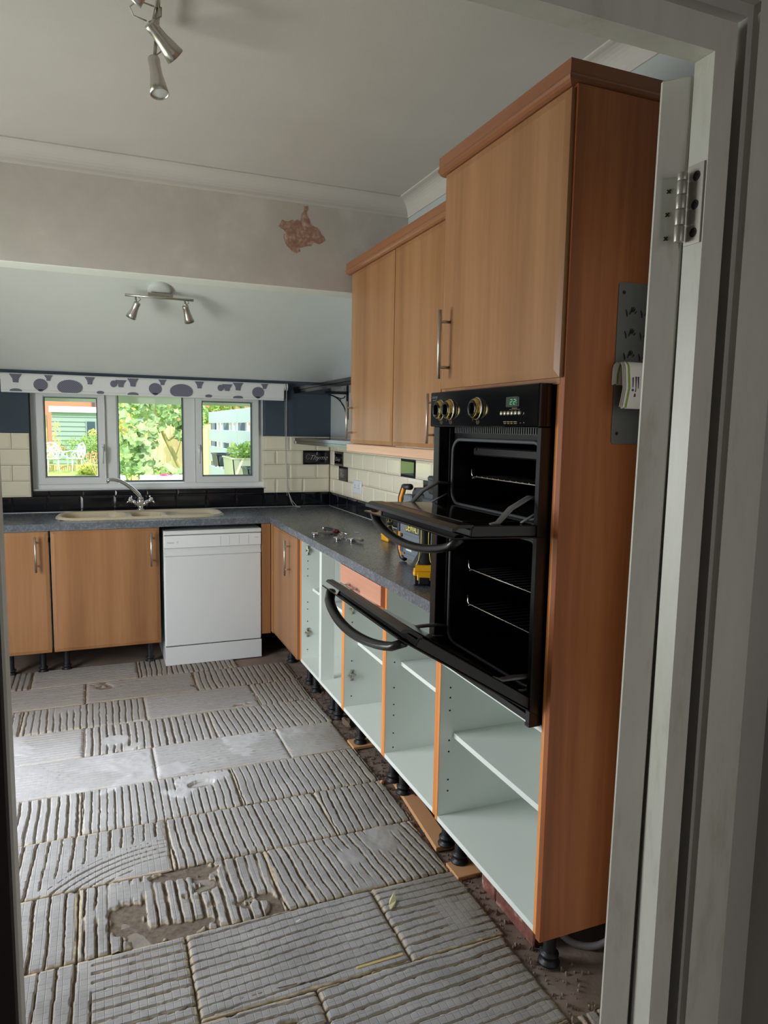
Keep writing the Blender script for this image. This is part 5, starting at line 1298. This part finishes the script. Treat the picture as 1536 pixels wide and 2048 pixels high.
# fig tree with large lobed leaves
t = thing('fig_tree', (-.50, 5.2, gz(5.2)), 'fig tree with large pale lobed leaves and a leaning trunk outside the middle pane', 'tree')
b = MB(); b.tube([(-.48, 5.2, -.02), (-.53, 5.15, .9), (-.63, 5.1, 1.12), (-.74, 5.05, 1.34), (-.86, 5.05, 1.7), (-.9, 5.1, 2.2)], [.042, .036, .032, .028, .02, .012], 10)
b.tube([(-.70, 5.06, 1.27), (-.62, 5.1, 1.33), (-.50, 5.1, 1.45), (-.42, 5.1, 1.8)], [.014, .012, .010, .006], 6); b.tube([(-.60, 5.1, 1.06), (-.56, 5.1, 1.16), (-.52, 5.1, 1.30)], [.008, .007, .004], 6); obj('trunk', b, 'bark', t)
cl = multi(((-1.0, 5.1, 1.62), (.42, .35, .30)), ((-.62, 5.0, 1.68), (.32, .3, .22)), ((-1.22, 4.9, 1.1), (.32, .3, .30)), ((-.98, 4.8, .92), (.30, .25, .16)), ((-.58, 4.9, .80), (.26, .2, .10)), ((-1.05, 4.9, 1.30), (.22, .2, .18)), ((-.48, 5.1, 1.42), (.10, .2, .14)))
obj('foliage', leaves(560, cl, .060, True, 12), 'leaf_fig_dark', t, kind='stuff')
rg = random.Random(31); lsrc = {}
po = leaf_poly(True, 1.0)
for i in range(240):
    m_ = 'leaf_fig' if i % 9 else 'leaf_yellow'; key = (m_, i % 3)
    c = Vector(cl(rg))+Vector((0, -.10, 0)); 
    if key not in lsrc:
        b = MB(); b._add([(x*.075, -.012*abs(x)-.004*y*i % 3*.01, y*.075) for x, y in po], [tuple(range(10))]); me_o = obj('leaf', b, m_, t)
        me_o.data.transform(Matrix.Translation(wloc(t))); lsrc[key] = me_o; lo_ = me_o
    else:
        lo_ = lsrc[key].copy(); lo_.name = 'leaf'; COL.objects.link(lo_); lo_.parent = t
    lo_.location = c-wloc(t); lo_.rotation_euler = (rg.gauss(-.5, .6), rg.gauss(0, .8), rg.gauss(0, .7)); k_ = rg.uniform(.7, 1.25); lo_.scale = (k_, k_, k_)
shrub('golden_shrub', (-1.24, 7.5, gz(7.5)), 'golden leaved shrub at the left of the fig tree', [(420, multi(((-1.22, 7.6, 1.6), (.20, .3, .55))), .055, False, 'leaf_yellow', 41), (200, multi(((-1.20, 7.6, .9), (.24, .3, .4))), .06, False, 'leaf_shrub', 42)])
shrub('plum_shrub', (-1.30, 8.2, gz(8.2)), 'dull purple shrub showing through the fig leaves', [(260, multi(((-1.32, 8.2, 1.25), (.26, .2, .28))), .05, False, 'leaf_plum', 43)])
shrub('backdrop_hedge', (-1.6, 12.5, gz(12.5)), 'tall green hedge closing off the garden behind the fig tree', [(1500, multi(((-.55, 12.5, 1.3), (.75, .4, 1.5)), ((-.2, 12.2, 2.2), (1.0, .4, .7)), ((1.0, 12.2, 2.1), (1.0, .4, .6))), .11, False, 'leaf_shrub', 44)])
shrub('climbing_shrub', (.02, 8.6, gz(8.6)), 'green climber hanging over the end of the pale fence', [(420, multi(((.16, 8.75, 1.75), (.17, .2, .42)), ((.15, 8.7, 1.35), (.10, .12, .2))), .06, False, 'leaf_fig', 45)])
# timber fence behind the tree
t = thing('timber_fence', (0, 9.4, gz(9.4)), 'pale timber board fence behind the fig tree', 'fence')
src = None
for i in range(26):
    if src is None: b = MB(); b.box(-1.1, -.985, 9.4, 9.42, gz(9.4), 1.52, .004); src = obj('fence_board', b, 'fence_timber', t)
    else: share(src, t, (i*.121, rnd.uniform(-.008, .008), rnd.uniform(-.01, .01)), 'fence_board')
b = MB(); b.box(-1.1, 2.1, 9.42, 9.46, .5, .58); b.box(-1.1, 2.1, 9.42, 9.46, 1.3, 1.38); obj('fence_rail', b, 'fence_timber', t)
b = MB(); b.box(.12, .22, 8.55, 8.65, gz(8.6), 1.25, .006); tag(obj('fence_post', b, 'fence_timber', None, (.17, 8.6, 0)), 'tan timber post at the far end of the grey slatted fence', 'post')
# grey slatted fence running away from the house
t = thing('slatted_fence', (.34, 5.5, 0), 'pale grey slatted fence running away from the house', 'fence')
for (z0, z1) in ((1.545, 1.745), (1.225, 1.430), (.86, 1.135), (.45, .78)):
    for (ya, yb) in ((3.0, 5.58), (5.6, 8.45)):
        b = MB(); b.box(.34, .362, ya, yb, z0, z1, .003); obj('slat', b, 'fence_grey', t)
for y in (3.3, 4.55, 5.6, 6.9, 8.3):
    b = MB(); b.box(.365, .44, y-.05, y+.05, 0, 1.70, .004); obj('post', b, 'fence_grey_dark', t)
src = None
for i in range(14):
    if src is None: b = MB(); b.box(.45, .47, 3.0, 3.20, 0, 1.66); src = obj('rear_board', b, 'fence_grey', t)
    else: share(src, t, (0, i*.40, 0), 'rear_board')
# trough planters hung on it
def planter(x0, x1, y0, y1, z0, z1, m, lab, name='hanging_planter'):
    t = thing(name, ((x0+x1)/2, (y0+y1)/2, z0), lab, 'planter'); b = MB(); i_ = .025
    b.prism([(x0+i_, z0), (x1-i_, z0), (x1, z1), (x1-.012, z1), (x1-i_-.012, z0+.012), (x0+i_+.012, z0+.012), (x0+.012, z1), (x0, z1)], y0, y1, lambda a, c, e: (a, e, c))
    b.prism([(x0+i_, z0), (x1-i_, z0), (x1, z1), (x0, z1)], y0, y0+.012, lambda a, c, e: (a, e, c)); b.prism([(x0+i_, z0), (x1-i_, z0), (x1, z1), (x0, z1)], y1-.012, y1, lambda a, c, e: (a, e, c)); obj('trough', b, m, t)
    b = MB()
    for (xa, xb_, ya, yb) in ((x0-.012, x0+.004, y0-.012, y1+.012), (x1-.004, x1+.012, y0-.012, y1+.012), (x0, x1, y0-.012, y0+.004), (x0, x1, y1-.004, y1+.012)): b.box(xa, xb_, ya, yb, z1-.02, z1, .003)
    obj('rim', b, m, t); return t
p_ = planter(.10, .325, 5.95, 6.50, .88, 1.07, 'planter_plastic', 'dark plastic trough planter hung on the slatted fence')
b = MB()
for y in (6.08, 6.36): b.tube([(.33, y, 1.0), (.335, y, 1.16), (.355, y, 1.17)], .006, 6)
obj('hook', b, 'fence_grey_dark', p_)
p_ = planter(.04, .322, 4.30, 5.05, .80, 1.08, 'stone_pot', 'pale stone coloured planter with bright green plants', 'stone_planter'); obj('plants', leaves(420, multi(((.18, 4.6, 1.14), (.16, .40, .13)), ((.25, 4.4, 1.18), (.08, .2, .12))), .035, False, 61), 'leaf_shrub', p_, kind='stuff')
p_ = planter(.10, .325, 3.62, 3.98, .84, .99, 'planter_plastic', 'grey plastic trough nearest the house, below the green plants')
b = MB()
for y in (3.7, 3.9): b.tube([(.33, y, .95), (.335, y, 1.145), (.355, y, 1.15)], .006, 6)
obj('hook', b, 'fence_grey_dark', p_)
# white planter boxes right outside the window
for (xa, xb_, lab) in ((-1.62, -1.385, 'white garden trough outside the left of the middle pane'), (-1.27, -.80, 'white garden trough with pink flowers outside the middle pane')):
    t = thing('white_trough', ((xa+xb_)/2, 1.25, .9), lab, 'planter'); b = MB(); b.box(xa, xb_, 1.16, 1.34, .86, 1.062, .006); obj('trough', b, 'white_iron', t)
    b = MB(); b.box(xa+.03, xa+.06, 1.18, 1.32, -.12, .86); b.box(xb_-.06, xb_-.03, 1.18, 1.32, -.12, .86); obj('stand', b, 'white_iron', t)
    if xa > -1.3: obj('flowers', leaves(40, multi(((-1.07, 1.20, 1.06), (.07, .04, .02))), .014, True, 71), 'pink_petal', t, kind='stuff')
